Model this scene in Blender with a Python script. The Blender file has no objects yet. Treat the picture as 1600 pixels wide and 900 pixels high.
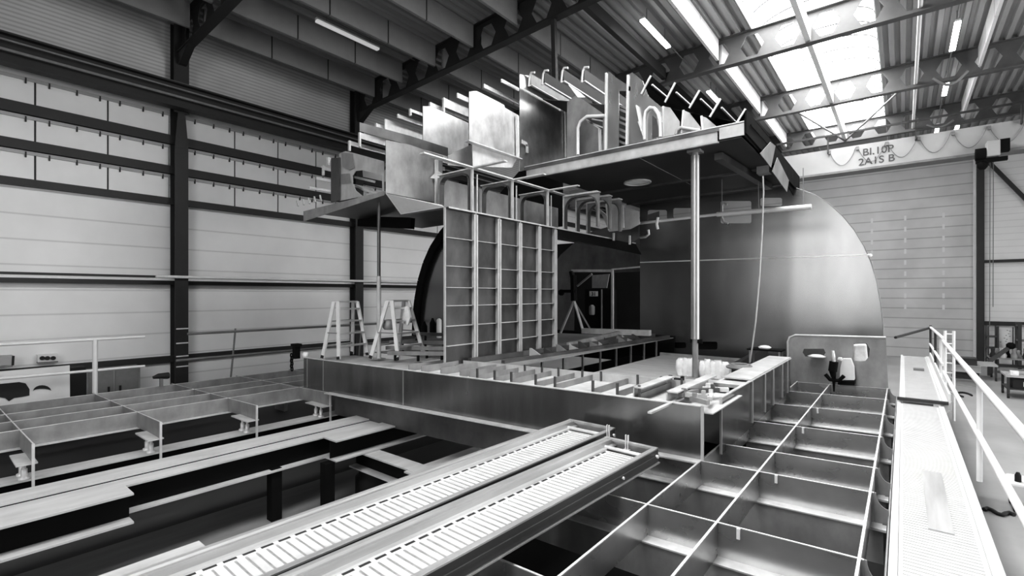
import bpy, bmesh, math, random
from mathutils import Vector, Matrix
from mathutils.geometry import tessellate_polygon
random.seed(7)
C = bpy.context.scene.collection
PI = math.pi
# ------------------------------------------------------------------ camera geometry (eye at the world origin, floor at z = FLOOR)
FPX, HOR, YAW = 757.0, 461.0, math.radians(38.9)
FLOOR = -3.5
FX, FY = -math.sin(YAW), math.cos(YAW)
RX, RY = math.cos(YAW), math.sin(YAW)

def W(u, v, X=None, Y=None, Z=None):
    """point of the real plane X=, Y= or Z= that was measured at photo pixel (u, v)"""
    a = (u - 800.0) / FPX
    b = (HOR - v) / FPX
    dx, dy = FX + a * RX, FY + a * RY
    d = X / dx if X is not None else Y / dy if Y is not None else Z / b
    return Vector((dx * d, dy * d, b * d))

def PY(y, *uv):
    return [W(u, v, Y=y) for u, v in uv]

def PX(x, *uv):
    return [W(u, v, X=x) for u, v in uv]

# ------------------------------------------------------------------ materials
def new_mat(name):
    m = bpy.data.materials.new(name)
    m.use_nodes = True
    nt = m.node_tree
    return m, nt, nt.nodes['Principled BSDF']

def mat(name, v, rough=0.6, metal=0.0, amt=0.15, scale=(3, 3, 3), detail=5, rvar=0.1, bump=0.0, spec=0.5):
    m, nt, b = new_mat(name)
    N, L = nt.nodes, nt.links
    tc = N.new('ShaderNodeTexCoord'); mp = N.new('ShaderNodeMapping')
    mp.inputs['Scale'].default_value = scale
    L.new(tc.outputs['Object'], mp.inputs['Vector'])
    no = N.new('ShaderNodeTexNoise'); no.inputs['Scale'].default_value = 1.0
    no.inputs['Detail'].default_value = detail; no.inputs['Roughness'].default_value = 0.6
    L.new(mp.outputs['Vector'], no.inputs['Vector'])
    mr = N.new('ShaderNodeMapRange')
    mr.inputs['From Min'].default_value = 0.2; mr.inputs['From Max'].default_value = 0.8
    mr.inputs['To Min'].default_value = v * (1 - amt * 1.4); mr.inputs['To Max'].default_value = v * (1 + amt * 1.4)
    L.new(no.outputs['Fac'], mr.inputs['Value'])
    cc = N.new('ShaderNodeCombineColor')
    for i in range(3): L.new(mr.outputs['Result'], cc.inputs[i])
    L.new(cc.outputs['Color'], b.inputs['Base Color'])
    b.inputs['Metallic'].default_value = metal
    b.inputs['Specular IOR Level'].default_value = spec
    r2 = N.new('ShaderNodeMapRange')
    r2.inputs['From Min'].default_value = 0.15; r2.inputs['From Max'].default_value = 0.85
    r2.inputs['To Min'].default_value = max(0.05, rough - rvar); r2.inputs['To Max'].default_value = min(1, rough + rvar)
    L.new(no.outputs['Fac'], r2.inputs['Value'])
    L.new(r2.outputs['Result'], b.inputs['Roughness'])
    if bump:
        bp = N.new('ShaderNodeBump'); bp.inputs['Strength'].default_value = bump; bp.inputs['Distance'].default_value = 0.02
        L.new(no.outputs['Fac'], bp.inputs['Height']); L.new(bp.outputs['Normal'], b.inputs['Normal'])
    return m

def mat_lines(name, v, dark, period, width, axis='Z', rough=0.6, amt=0.05, soft=0.35, metal=0.0):
    """painted sheet with joints every `period` metres along an axis (panel joints, corrugation)"""
    m, nt, b = new_mat(name)
    N, L = nt.nodes, nt.links
    geo = N.new('ShaderNodeNewGeometry'); sp = N.new('ShaderNodeSeparateXYZ')
    L.new(geo.outputs['Position'], sp.inputs['Vector'])
    def mth(op, a, bb):
        n = N.new('ShaderNodeMath'); n.operation = op
        for i, x in enumerate((a, bb)):
            if x is None: continue
            if isinstance(x, (int, float)): n.inputs[i].default_value = x
            else: L.new(x, n.inputs[i])
        return n.outputs[0]
    t = mth('ADD', sp.outputs[axis], 100.0)
    fr = mth('FRACT', mth('DIVIDE', t, period), None)
    d = mth('MULTIPLY', mth('ABSOLUTE', mth('SUBTRACT', fr, 0.5), None), period)   # distance to a joint
    mr = N.new('ShaderNodeMapRange'); mr.interpolation_type = 'SMOOTHSTEP'
    mr.inputs['From Min'].default_value = width * soft; mr.inputs['From Max'].default_value = width
    mr.inputs['To Min'].default_value = dark; mr.inputs['To Max'].default_value = v
    L.new(d, mr.inputs['Value'])
    no = N.new('ShaderNodeTexNoise'); no.inputs['Scale'].default_value = 0.7; no.inputs['Detail'].default_value = 4
    L.new(geo.outputs['Position'], no.inputs['Vector'])
    k = N.new('ShaderNodeMapRange')
    k.inputs['From Min'].default_value = 0.3; k.inputs['From Max'].default_value = 0.7
    k.inputs['To Min'].default_value = 1 - amt; k.inputs['To Max'].default_value = 1 + amt
    L.new(no.outputs['Fac'], k.inputs['Value'])
    cv = mth('MULTIPLY', mr.outputs['Result'], k.outputs['Result'])
    cc = N.new('ShaderNodeCombineColor')
    for i in range(3): L.new(cv, cc.inputs[i])
    L.new(cc.outputs['Color'], b.inputs['Base Color'])
    b.inputs['Roughness'].default_value = rough; b.inputs['Metallic'].default_value = metal
    return m

def emit(name, s):
    m, nt, b = new_mat(name)
    b.inputs['Base Color'].default_value = (.8, .8, .8, 1)
    b.inputs['Emission Color'].default_value = (1, 1, 1, 1)
    b.inputs['Emission Strength'].default_value = s
    b.inputs['Roughness'].default_value = .6
    return m

M = {}
M['steel'] = mat('mill_steel', .16, .38, .85, .30, (2.2, 2.2, 1.3), 6, .12)
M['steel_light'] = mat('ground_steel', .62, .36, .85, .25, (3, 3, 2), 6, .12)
M['steel_dark'] = mat('dark_steel', .16, .42, .75, .35, (1.6, 1.6, 1.2), 6, .12)
M['steel_edge'] = mat('bright_flange', .72, .45, .35, .15, (6, 6, 6), 4, .1)
M['primer'] = mat('primed_steel', .30, .50, .25, .30, (2.5, 2.5, 1.6), 6, .12)
M['primer_light'] = mat('light_primer', .52, .50, .2, .22, (3, 3, 2), 6, .1)
M['bulkhead'] = mat('bulkhead_steel', .26, .24, .9, .22, (.7, .7, .25), 4, .04)
M['deck'] = mat('deck_steel', .50, .6, .1, .22, (4, 4, 4), 7, .1)
M['girder'] = mat('girder_steel', .24, .24, .88, .30, (2.2, 2.2, .35), 4, .06)
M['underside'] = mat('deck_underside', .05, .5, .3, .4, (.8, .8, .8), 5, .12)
M['grid'] = mat('grid_steel', .54, .28, .8, .14, (1.8, 1.8, 2.6), 3, .05)
M['alu'] = mat('aluminium', .80, .38, .55, .08, (8, 1.5, 8), 4, .08)
M['alu_white'] = mat('pale_aluminium', .78, .5, .1, .05, (5, 5, 5), 4, .08)
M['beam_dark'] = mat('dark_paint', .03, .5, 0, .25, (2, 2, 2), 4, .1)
M['beam_grey'] = mat('grey_paint', .045, .5, 0, .25, (2, 2, 2), 4, .1)
M['frame_dark'] = mat('column_paint', .03, .55, 0, .2, (2, 2, 2), 4, .1)
M['black'] = mat('black_steel', .006, .75, 0, .3, (3, 3, 3), 4, .1, 0, .15)
M['plank'] = mat('plank_aluminium', .52, .42, .6, .18, (9, .8, 9), 5, .1)
M['tread'] = mat('plank_tread', .64, .5, .2, .12, (6, 6, 6), 5, .1)
M['plank_dark'] = mat('plank_side', .07, .5, .3, .3, (3, 1, 3), 5, .1)
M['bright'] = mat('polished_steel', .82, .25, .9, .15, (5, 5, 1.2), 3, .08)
M['walk'] = mat('walkway_deck', .66, .5, .1, .06, (5, 5, 5), 4, .08)
M['walk_rib'] = mat('walkway_rib', .58, .5, .1, .06, (5, 5, 5), 4, .08)
M['prop'] = mat('galvanised_prop', .46, .35, .7, .12, (6, 6, 2), 4, .1)
M['stiff_dark'] = mat('dark_stiffener', .03, .5, .1, .4, (5, 5, 5), 5, .1, 0, .3)
M['beam_lit'] = mat('roof_beam_lit', .11, .5, 0, .15, (2, 2, 2), 4, .1)  # lighter copy of the beam paint; skylight glow put into the colour
M['hollow'] = mat('shadow_steel', .012, .7, .0, .3, (2, 2, 2), 4, .1, 0, .2)  # near-black; puts the shade of hollows into the colour, also on dark parts
M['flange'] = mat('worn_flange', .52, .6, .1, .16, (5, 1.2, 4), 7, .1)
M['white'] = mat('white_paint', .82, .5, 0, .05, (3, 3, 3), 3, .08)
M['white_bag'] = mat('white_plastic', .85, .45, 0, .12, (9, 9, 9), 6, .1, .4)
M['baffle'] = mat('baffle_shaded', .26, .8, 0, .06, (3, 3, 3), 4, .05)  # white panels greyed; low light in the left bays put into the colour
M['baffle_white'] = mat('white_panel', .86, .7, 0, .04, (3, 3, 3), 4, .05)
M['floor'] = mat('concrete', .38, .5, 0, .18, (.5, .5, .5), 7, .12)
M['floor_pit'] = mat('pit_concrete', .20, .5, 0, .6, (1.1, .16, .5), 7, .12)  # hall concrete darkened, with the pit's shade put into the colour
M['crane'] = mat('crane_paint', .42, .5, 0, .06, (1, 1, 1), 4, .05)
M['text'] = mat('text_paint', .09, .6, 0, .1, (3, 3, 3), 3, .05)
M['wood'] = mat('grey_board', .52, .65, 0, .18, (1.5, 8, 4), 6, .1)
M['grey'] = mat('mid_grey', .22, .6, 0, .15, (3, 3, 3), 4, .1)
M['rubber'] = mat('dark_rubber', .02, .7, 0, .2, (5, 5, 5), 3, .1)
M['glass'] = mat('polycarbonate', .84, .35, 0, .06, (.6, .6, .6), 3, .08)
M['lamp'] = emit('fluorescent_tube', 9.0)
M['lamp_off'] = emit('dim_tube', .35)
M['sky'] = emit('skylight_glazing', 11.0)
M['wall_low'] = mat_lines('sandwich_panel', .88, .70, .62, .03, 'Z')
M['wall_high'] = mat_lines('upper_cladding', .62, .47, .11, .035, 'Z', amt=.1)  # toned down; weaker light above the crane rail put into the colour
M['gable'] = mat_lines('gable_cladding', .52, .36, .55, .045, 'Z', amt=.1)
M['gable2'] = mat_lines('gable_cladding_fine', .78, .68, .33, .03, 'Z')
M['unseen_wall_front'] = mat('unseen_front_wall', .12, .7, 0, .2, (.4, .4, .4), 4, .1)
M['roofing'] = mat('roof_sheet', .40, .55, .2, .10, (3, .3, 3), 4, .1)
M['roofing_dark'] = mat('roof_sheet_shaded', .30, .6, .1, .10, (3, .3, 3), 4, .1)

# ------------------------------------------------------------------ mesh builder
class MB:
    def __init__(s): s.v = []; s.f = []; s.sm = []
    def add(s, vs, fs, smooth=False):
        o = len(s.v); s.v += [Vector(x) for x in vs]
        s.f += [tuple(i + o for i in f) for f in fs]; s.sm += [smooth] * len(fs)
        return s
    def box(s, x0, x1, y0, y1, z0, z1):
        x0, x1 = min(x0, x1), max(x0, x1); y0, y1 = min(y0, y1), max(y0, y1); z0, z1 = min(z0, z1), max(z0, z1)
        return s.add([(x0,y0,z0),(x1,y0,z0),(x1,y1,z0),(x0,y1,z0),(x0,y0,z1),(x1,y0,z1),(x1,y1,z1),(x0,y1,z1)],
                     [(0,3,2,1),(4,5,6,7),(0,1,5,4),(1,2,6,5),(2,3,7,6),(3,0,4,7)])
    def prism(s, pts, ext):
        pts = [Vector(p) for p in pts]; ext = Vector(ext); n = len(pts)
        nrm = Vector((0, 0, 0))
        for i in range(n): nrm += (pts[i] - pts[0]).cross(pts[(i + 1) % n] - pts[0])
        if nrm.dot(ext) > 0: pts.reverse()
        vs = pts + [p + ext for p in pts]
        fs = [tuple(range(n)), tuple(range(2 * n - 1, n - 1, -1))]
        fs += [(i, i + n, (i + 1) % n + n, (i + 1) % n) for i in range(n)]
        return s.add(vs, fs)
    def holed(s, outer, holes, ext):
        """flat plate with real holes, extruded by ext"""
        ext = Vector(ext)
        loops = [[Vector(p) for p in outer]] + [[Vector(p) for p in h] for h in holes]
        tris = tessellate_polygon(loops)
        flat = [p for l in loops for p in l]; n = len(flat)
        fs = []
        for t in tris:
            a, b, c = (flat[i] for i in t)
            t = tuple(t)
            if (b - a).cross(c - a).dot(ext) > 0: t = t[::-1]
            fs.append(t); fs.append(tuple(i + n for i in t[::-1]))
        o = 0
        for l in loops:
            k = len(l)
            fs += [(o + i, o + (i + 1) % k, o + (i + 1) % k + n, o + i + n) for i in range(k)]
            o += k
        return s.add(flat + [p + ext for p in flat], fs)
    def tube(s, pts, r, n=10, cap=True):
        pts = [Vector(p) for p in pts]; rings = []; up = None
        for i, p in enumerate(pts):
            t = (pts[min(i + 1, len(pts) - 1)] - pts[max(i - 1, 0)]).normalized()
            if up is None:
                up = Vector((0, 0, 1)) if abs(t.z) < .9 else Vector((1, 0, 0))
            a = t.cross(up).normalized(); b = a.cross(t).normalized(); up = b
            rr = r[i] if isinstance(r, (list, tuple)) else r
            rings.append([p + (a * math.cos(2 * PI * k / n) + b * math.sin(2 * PI * k / n)) * rr for k in range(n)])
        vs = [q for g in rings for q in g]; fs = []
        for i in range(len(pts) - 1):
            for k in range(n):
                fs.append((i * n + k, i * n + (k + 1) % n, (i + 1) * n + (k + 1) % n, (i + 1) * n + k))
        s.add(vs, fs, True)
        if cap:
            s.add(rings[0], [tuple(range(n - 1, -1, -1))]); s.add(rings[-1], [tuple(range(n))])
        return s
    def bar(s, p, q, w, h, up=(0, 0, 1)):
        p, q = Vector(p), Vector(q); t = (q - p).normalized(); u = Vector(up)
        if abs(t.dot(u)) > .98: u = Vector((1, 0, 0))
        a = t.cross(u).normalized() * w / 2; b = a.cross(t).normalized() * h / 2
        vs = [p - a - b, p + a - b, p + a + b, p - a + b, q - a - b, q + a - b, q + a + b, q - a + b]
        return s.add(vs, [(0,1,2,3),(7,6,5,4),(0,4,5,1),(1,5,6,2),(2,6,7,3),(3,7,4,0)])
    def lathe(s, c, prof, n=20):
        c = Vector(c); vs = []; fs = []
        for r, z in prof:
            vs += [c + Vector((r * math.cos(2 * PI * k / n), r * math.sin(2 * PI * k / n), z)) for k in range(n)]
        for i in range(len(prof) - 1):
            for k in range(n):
                fs.append((i * n + k, i * n + (k + 1) % n, (i + 1) * n + (k + 1) % n, (i + 1) * n + k))
        s.add(vs, fs, True)
        m = (len(prof) - 1) * n
        return s.add(vs[:n], [tuple(range(n - 1, -1, -1))]).add(vs[m:m + n], [tuple(range(n))])
    def ibeam_y(s, x, y0, y1, ztop, h=.3, w=.3, tf=.022, tw=.014):
        s.box(x - w/2, x + w/2, y0, y1, ztop - tf, ztop)
        s.box(x - tw/2, x + tw/2, y0, y1, ztop - h + tf, ztop - tf)
        return s.box(x - w/2, x + w/2, y0, y1, ztop - h, ztop - h + tf)
    def ibeam_x(s, y, x0, x1, ztop, h=.3, w=.3, tf=.022, tw=.014):
        s.box(x0, x1, y - w/2, y + w/2, ztop - tf, ztop)
        s.box(x0, x1, y - tw/2, y + tw/2, ztop - h + tf, ztop - tf)
        return s.box(x0, x1, y - w/2, y + w/2, ztop - h, ztop - h + tf)

def tag(o, label=None, cat=None, group=None, kind=None):
    if label: o['label'] = label
    if cat: o['category'] = cat
    if group: o['group'] = group
    if kind: o['kind'] = kind
    return o

def obj(name, mb, m, parent=None, label=None, bevel=0):
    xs = [p.x for p in mb.v]; ys = [p.y for p in mb.v]; zs = [p.z for p in mb.v]
    o0 = Vector(((min(xs) + max(xs)) / 2, (min(ys) + max(ys)) / 2, min(zs)))
    me = bpy.data.meshes.new(name)
    me.from_pydata([p - o0 for p in mb.v], [], mb.f); me.update()
    me.polygons.foreach_set('use_smooth', mb.sm)
    me.materials.append(M[m] if isinstance(m, str) else m)
    o = bpy.data.objects.new(name, me); C.objects.link(o)
    o.location = o0
    if parent is not None:
        o.parent = parent
        pw = parent['_w'] if '_w' in parent else (0, 0, 0)
        o.location = o0 - Vector(pw)
    o['_w'] = tuple(o0)
    if bevel:
        b = o.modifiers.new('edge', 'BEVEL'); b.width = bevel; b.segments = 2; b.limit_method = 'ANGLE'
    if label: o['label'] = label
    return o

def thing(name, label, cat, loc=(0, 0, 0), group=None, kind=None):
    o = bpy.data.objects.new(name, None); C.objects.link(o)
    o.location = loc; o['_w'] = tuple(loc); o.empty_display_size = .2
    return tag(o, label, cat, group, kind)

def dup(root, delta, label=None, group=None):
    def cp(o, parent):
        c = o.copy(); C.objects.link(c)
        if parent is not None: c.parent = parent
        for ch in [x for x in list(C.objects) if x.parent == o and x is not c]: cp(ch, c)
        return c
    r = cp(root, None); r.location = root.location + Vector(delta)
    r['_w'] = tuple(Vector(root['_w']) + Vector(delta))
    if label: r['label'] = label
    if group: r['group'] = group
    return r

def struct(name, mb, m, label=None, parent=None, bevel=0):
    o = obj(name, mb, m, parent, label, bevel)
    if parent is None: o['kind'] = 'structure'
    return o

ORD = ['first', 'second', 'third', 'fourth', 'fifth', 'sixth', 'seventh', 'eighth', 'ninth', 'tenth', 'eleventh', 'twelfth']

# ================================================================== HALL
WX = -16.8                                   # left wall plane
GY = 34.9                                    # gable wall plane
EAVE, DECKZ = 7.5, 8.45                      # beam underside, roof sheet
BAYS = [-1.1, 4.95, 10.9, 16.85, 22.85, 28.85]
struct('floor', MB().box(WX, 16, -6, GY + .2, FLOOR - .2, FLOOR), 'floor')
b = MB().box(WX - .2, WX, -6, GY, FLOOR, 5.75)
struct('wall_left', b, 'wall_low')
struct('wall_left_upper', MB().box(WX - .2, WX, -6, GY, 5.75, DECKZ + .3), 'wall_high')
struct('wall_gable', MB().box(WX, 3.0, GY, GY + .2, FLOOR, DECKZ + .4), 'gable')
struct('unseen_wall_front', MB().box(WX - .2, -6.6, -6.2, -6, FLOOR, DECKZ + .3).box(-6.6, .2, -6.2, -6, 7.2, DECKZ + .3).box(.2, 16, -6.2, -6, FLOOR, DECKZ + .3), 'unseen_wall_front')  # unseen wall added to darken reflections, gap placed for the bulkhead's bright side
M['floor_shade'] = mat('shaded_floor', .04, .6, 0, .3, (1.1, .3, .5), 5, .1)  # shade under the left grillage painted into the floor colour
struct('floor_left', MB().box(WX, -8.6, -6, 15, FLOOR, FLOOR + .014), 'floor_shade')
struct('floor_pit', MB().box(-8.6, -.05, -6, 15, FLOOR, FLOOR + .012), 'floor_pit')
struct('wall_gable_side', MB().box(3.0, 16, GY + .02, GY + .2, FLOOR, DECKZ + .4), 'gable2')
# roof sheet, trapezoidal ribs along Y
SK0, SK1 = -3.72, -0.66                      # skylight opening
def fall(x): return .045 * max(0.0, -6.0 - x)      # the roof falls towards the left wall
def ribs(x0, x1, pitch=.30):
    mb = MB(); x = x0; prof = []
    while x < x1 - .01:
        for dx, dz in ((0, 0), (.42, 0), (.52, .11), (.90, .11)):
            if x + dx * pitch < x1: prof.append((x + dx * pitch, dz))
        x += pitch
    prof.append((x1, 0))
    vs = []
    for px, dz in prof: vs += [(px, -6, DECKZ + dz - fall(px)), (px, GY + .1, DECKZ + dz - fall(px))]
    mb.add(vs, [(2*i, 2*i+1, 2*i+3, 2*i+2) for i in range(len(prof) - 1)])
    mb.prism([(x, -6, DECKZ + .13 - fall(x)) for x in sorted({x0, x1, min(max(-6, x0), x1)})] + [(x, -6, DECKZ + .2 - fall(x)) for x in sorted({x0, x1, min(max(-6, x0), x1)}, reverse=True)], (0, GY + 6.1, 0))
    return mb
struct('ceiling_left', ribs(WX, SK0), 'roofing')
struct('ceiling_right', ribs(SK1, 16), 'roofing')
# barrel skylight: curved glazing + ribs + kerbs
mb = MB(); NA = 12; arc = []
for i in range(NA + 1):
    t = PI * i / NA; arc.append(((SK0 + SK1) / 2 - (SK1 - SK0) / 2 * math.cos(t), DECKZ + .25 + .55 * math.sin(t)))
vs = []
for x, z in arc: vs += [(x, -6, z), (x, 30.6, z)]
mb.add(vs, [(2*i, 2*i+2, 2*i+3, 2*i+1) for i in range(NA)], True)
sky = struct('window_1', mb, 'sky')
sky['label'] = 'curved white roof skylight'
mb = MB(); y = -5.5
while y < 30.6:
    for i in range(NA):
        mb.bar((arc[i][0], y, arc[i][1] - .03), (arc[i+1][0], y, arc[i+1][1] - .03), .035, .03)
    y += 1.05
struct('glazing_bars', mb, 'stiff_dark', parent=sky)
struct('ceiling_end', MB().box(SK0, SK1, 30.6, GY + .1, DECKZ, DECKZ + .9), 'roofing')
struct('trim_1', MB().box(SK0 - .03, SK0, -6, GY, DECKZ - .02, DECKZ + .3), 'white')
struct('trim_2', MB().box(SK1, SK1 + .03, -6, GY, DECKZ - .02, DECKZ + .3), 'white')

# ---- castellated roof beams
def hexhole(cx, cz, w=.68, h=.66):
    return [(cx - w/2, cz), (cx - w/4.2, cz - h/2), (cx + w/4.2, cz - h/2), (cx + w/2, cz), (cx + w/4.2, cz + h/2), (cx - w/4.2, cz + h/2)]
def roof_beam(y, label, x0=-16.5, x1=16, m='beam_dark'):
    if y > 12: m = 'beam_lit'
    t = thing('castellated_roof_beam', label, 'roof beam', (0, y, EAVE), 'castellated roof beams', 'thing')
    holes = []; x = -15.75
    def sl(pts): return [(px, py, pz - fall(px)) for px, py, pz in pts]
    while x < x1 - .5:
        holes.append(sl([(p[0], y - .008, p[1]) for p in hexhole(x, (EAVE + DECKZ) / 2)])); x += 1.0
    zb, zt = EAVE + .03, DECKZ - .03
    web = MB().holed(sl([(x0, y - .008, zb), (-6, y - .008, zb), (x1, y - .008, zb), (x1, y - .008, zt), (-6, y - .008, zt), (x0, y - .008, zt)]), holes, (0, .016, 0))
    obj('web', web, m, t)
    for nm, za, zc in (('lower_flange', EAVE, EAVE + .03), ('upper_flange', zt, DECKZ - .004)):
        obj(nm, MB().prism(sl([(x0, y - .13, za), (-6, y - .13, za), (x1, y - .13, za), (x1, y - .13, zc), (-6, y - .13, zc), (x0, y - .13, zc)]), (0, .26, 0)), m, t)
    kb = MB().prism([(x0 + .1, y - .1, 6.7), (x0 + .25, y - .1, 6.7), (x0 + .95, y - .1, 7.08), (x0 + .1, y - .1, 7.04)], (0, .2, 0))
    obj('haunch', kb, m, t)
    return t
for i, y in enumerate(BAYS[1:]):
    roof_beam(y, ['dark castellated roof beam nearest the camera, braced to the first wall column',
                  'dark castellated roof beam spanning from the second wall column above the stacked plates',
                  'castellated roof beam with hexagonal holes crossing above the slanted stiffeners',
                  'castellated roof beam with hexagonal holes, second in front of the crane girder',
                  'castellated roof beam just above the travelling crane girder'][i])
# ---- longitudinal baffles between the beams
wall_txt = ['nearest the left wall', 'second from the left wall', 'third from the left wall', 'fourth from the left wall', 'fifth from the left wall']
bay_txt = ['in the roof bay over the camera', 'in the roof bay before the second column', 'in the roof bay above the stacked plates', 'in the roof bay behind the slanted stiffeners', 'in the roof bay before the crane girder']
def baffle(x, k, m, label):
    y0, y1 = BAYS[k] + .16, BAYS[k + 1] - .16
    z0, z1 = 7.72 - fall(x), 8.40 - fall(x)
    mb = MB(); n = 3; L = (y1 - y0) / n
    for i in range(n): mb.box(x - .04, x + .04, y0 + i * L + .015, y0 + (i + 1) * L - .015, z0, z1)
    o = obj('ceiling_baffle', mb, m)
    for i in range(1, n): obj('joint_strip', MB().box(x - .042, x + .042, y0 + i * L - .02, y0 + i * L + .02, z0 + .01, z1), 'stiff_dark' if m == 'baffle' else 'primer_light', o)
    return tag(o, label, 'ceiling baffle', 'long ceiling baffles under the roof sheet')
for k in range(0, 5):
    for j, x in enumerate((-15.2, -13.6, -11.9, -10.2, -8.5)):
        if k >= 3 and j < 2: continue
        baffle(x, k, 'baffle', f'grey ceiling baffle {wall_txt[j]}, {bay_txt[k]}')
    baffle(-4.76, k, 'baffle_white', f'white lengthwise panel left of the skylight, {bay_txt[k]}')
    baffle(2.02, k, 'baffle_white', f'white lengthwise panel right of the skylight, {bay_txt[k]}')
    y0, y1 = BAYS[k] + .05, BAYS[k + 1] - .05
    o = obj('skylight_purlin', MB().box(-2.27, -2.13, y0, y1, 7.56, 8.0), 'baffle_white')
    tag(o, f'white purlin down the middle of the skylight, {bay_txt[k]}', 'purlin', 'white skylight purlins')
    o = obj('dark_tie_beam', MB().box(-6.65, -6.5, y0 + .1, y1 - .1, 7.62, 7.98), 'beam_dark')
    tag(o, f'dark tie beam between castellated beams, {bay_txt[k]}', 'tie beam', 'dark roof tie beams')
o = obj('rain_pipe', MB().tube([(.36, -2, 7.68), (.36, 29, 7.68)], .05, 10), 'white')
tag(o, 'thin white pipe running lengthwise right of the skylight', 'pipe')
o = obj('hanging_strut', MB().bar((-7.35, 10.9, 7.5), (-7.5, 11.2, 5.8), .12, .12), 'beam_dark')
tag(o, 'dark strut hanging from the second roof beam', 'strut')
# wind braces under skylight
for p, q, l in (((-3.4, 22.95, 7.55), (-2.2, 28.7, 7.55), 'left'), ((-.1, 22.95, 7.55), (-2.2, 28.7, 7.55), 'right')):
    o = obj('wind_brace', MB().tube([p, q], .04, 8), 'grey')
    tag(o, f'thin diagonal wind brace under the far skylight, {l} one of the pair', 'brace', 'diagonal wind braces')
# ---- strip lights
def strip(x, y0, y1, z, m, label):
    t = thing('strip_light', label, 'ceiling light', (x, y0, z), 'fluorescent strip lights')
    obj('tube', MB().box(x - .075, x + .075, y0, y1, z - .05, z), m, t)
    obj('housing', MB().box(x - .06, x + .06, y0 - .02, y1 + .02, z, z + .06), 'white', t)
    obj('hanger', MB().box(x - .01, x + .01, y0 + .3, y0 + .32, z + .06, DECKZ).box(x - .01, x + .01, y1 - .32, y1 - .3, z + .06, DECKZ), 'grey', t)
strip(-5.88, 13.3, 15.3, 8.0, 'lamp', 'lit strip light left of the white panel, above the upright plates')
strip(-5.93, 19.6, 20.9, 8.0, 'lamp', 'short lit strip light seen between the slanted stiffeners')
strip(-13.1, 7.3, 9.4, 7.9, 'lamp_off', 'dim strip light between the grey baffles on the left')
strip(1.25, 19.2, 21.3, 8.0, 'lamp', 'lit strip light right of the skylight, nearest of that row')
strip(1.28, 24.2, 25.9, 8.0, 'lamp', 'lit strip light right of the skylight, second of that row')
strip(1.28, 30.2, 32.2, 8.0, 'lamp', 'lit strip light right of the skylight, just above the crane')
strip(1.98, 30.6, 32.0, 7.9, 'lamp', 'lit strip light above the crane, right of its neighbour')
for x, ya, yb, lb in ((-5.88, 9, 22, 'left of the skylight'), (1.26, 14, 33, 'right of the skylight'), (-13.1, 4, 11, 'among the grey baffles')):
    o = obj('cable_conduit', MB().tube([(x, ya, 8.09), (x, yb, 8.09)], .02, 6), 'grey')
    tag(o, f'thin conduit carrying the strip lights {lb}', 'conduit')
for y in (22.66, 28.66):
    pts = [(1.28 - .45 + .9 * i / 10, y, 7.66 - .35 * math.sin(PI * i / 10) * (.6 if y > 25 else 1)) for i in range(11)]
    o = obj('cable_loop', MB().tube(pts, .045, 6), 'grey')
    tag(o, 'sagging grey cable loop under the castellated beam, ' + ('nearer' if y < 25 else 'farther') + ' of the two', 'cable', 'cable loops')

# ---- left wall: columns, girts, crane runway, windows
for i, y in enumerate(BAYS[1:4]):
    t = thing('steel_column', f'dark steel wall column, {ORD[i]} from the left along the panelled wall', 'column', (WX + .3, y, FLOOR), 'dark wall columns', 'thing')
    x0, x1 = WX + .02, WX + .42
    mb = MB().box(x1 - .03, x1, y - .17, y + .17, FLOOR, 4.3).box(x0, x1 - .03, y - .02, y + .02, FLOOR, 8.0).box(x0, x0 + .03, y - .17, y + .17, FLOOR, 8.0)
    mb.box(x1 - .03, x1, y - .19, y + .19, 5.3, 8.0)
    obj('shaft', mb, 'frame_dark', t)
    c = MB().prism([(x1 - .03, y - .17, 4.3), (x1 - .03, y + .17, 4.3), (x1 - .03, y + .09, 5.3), (x1 - .03, y - .09, 5.3)], (.035, 0, 0))
    obj('tapered_flange', c, 'frame_dark', t)
    if i == 0:
        for z in (-1.0, -1.42, -1.8, -2.1): obj('rung', MB().box(x1, x1 + .02, y - .14, y + .17, z, z + .035), 'white', t, 'thin white bar on the column')
RWX = WX + .62
t = thing('crane_runway', 'dark crane runway girder running along the left wall', 'crane rail', (RWX, 14, 5.35))
obj('girder', MB().ibeam_y(RWX, -3, GY - .2, 6.05, .7, .34, .04, .02), 'frame_dark', t)
obj('rail', MB().box(RWX - .04, RWX + .04, -3, GY - .2, 6.05, 6.11), 'grey', t)
obj('ledge', MB().box(RWX + .1, RWX + .19, -3, GY - .2, 5.60, 5.66).box(RWX + .16, RWX + .2, -3, GY - .2, 5.83, 5.87), 'grey', t)
GIRTS = [(4.42, 4.68, 'trim_3'), (3.55, 3.78, 'trim_4'), (2.66, 2.84, 'trim_5')]
for z0, z1, n in GIRTS: struct(n, MB().box(WX, WX + .16, -4, GY, z0, z1), 'frame_dark')
struct('trim_6', MB().box(WX, WX + .2, -4, GY, .30, .42).box(WX, WX + .14, -4, GY, .50, .56), 'frame_dark')
struct('trim_7', MB().box(WX, WX + .12, -4, GY, .42, .50), 'white')
struct('trim_8', MB().box(WX, WX + .1, -4, GY, -1.98, -1.78), 'frame_dark')
WROWS = [(4.68, 5.36), (3.78, 4.42), (2.84, 3.55)]
wn = 2
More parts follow.
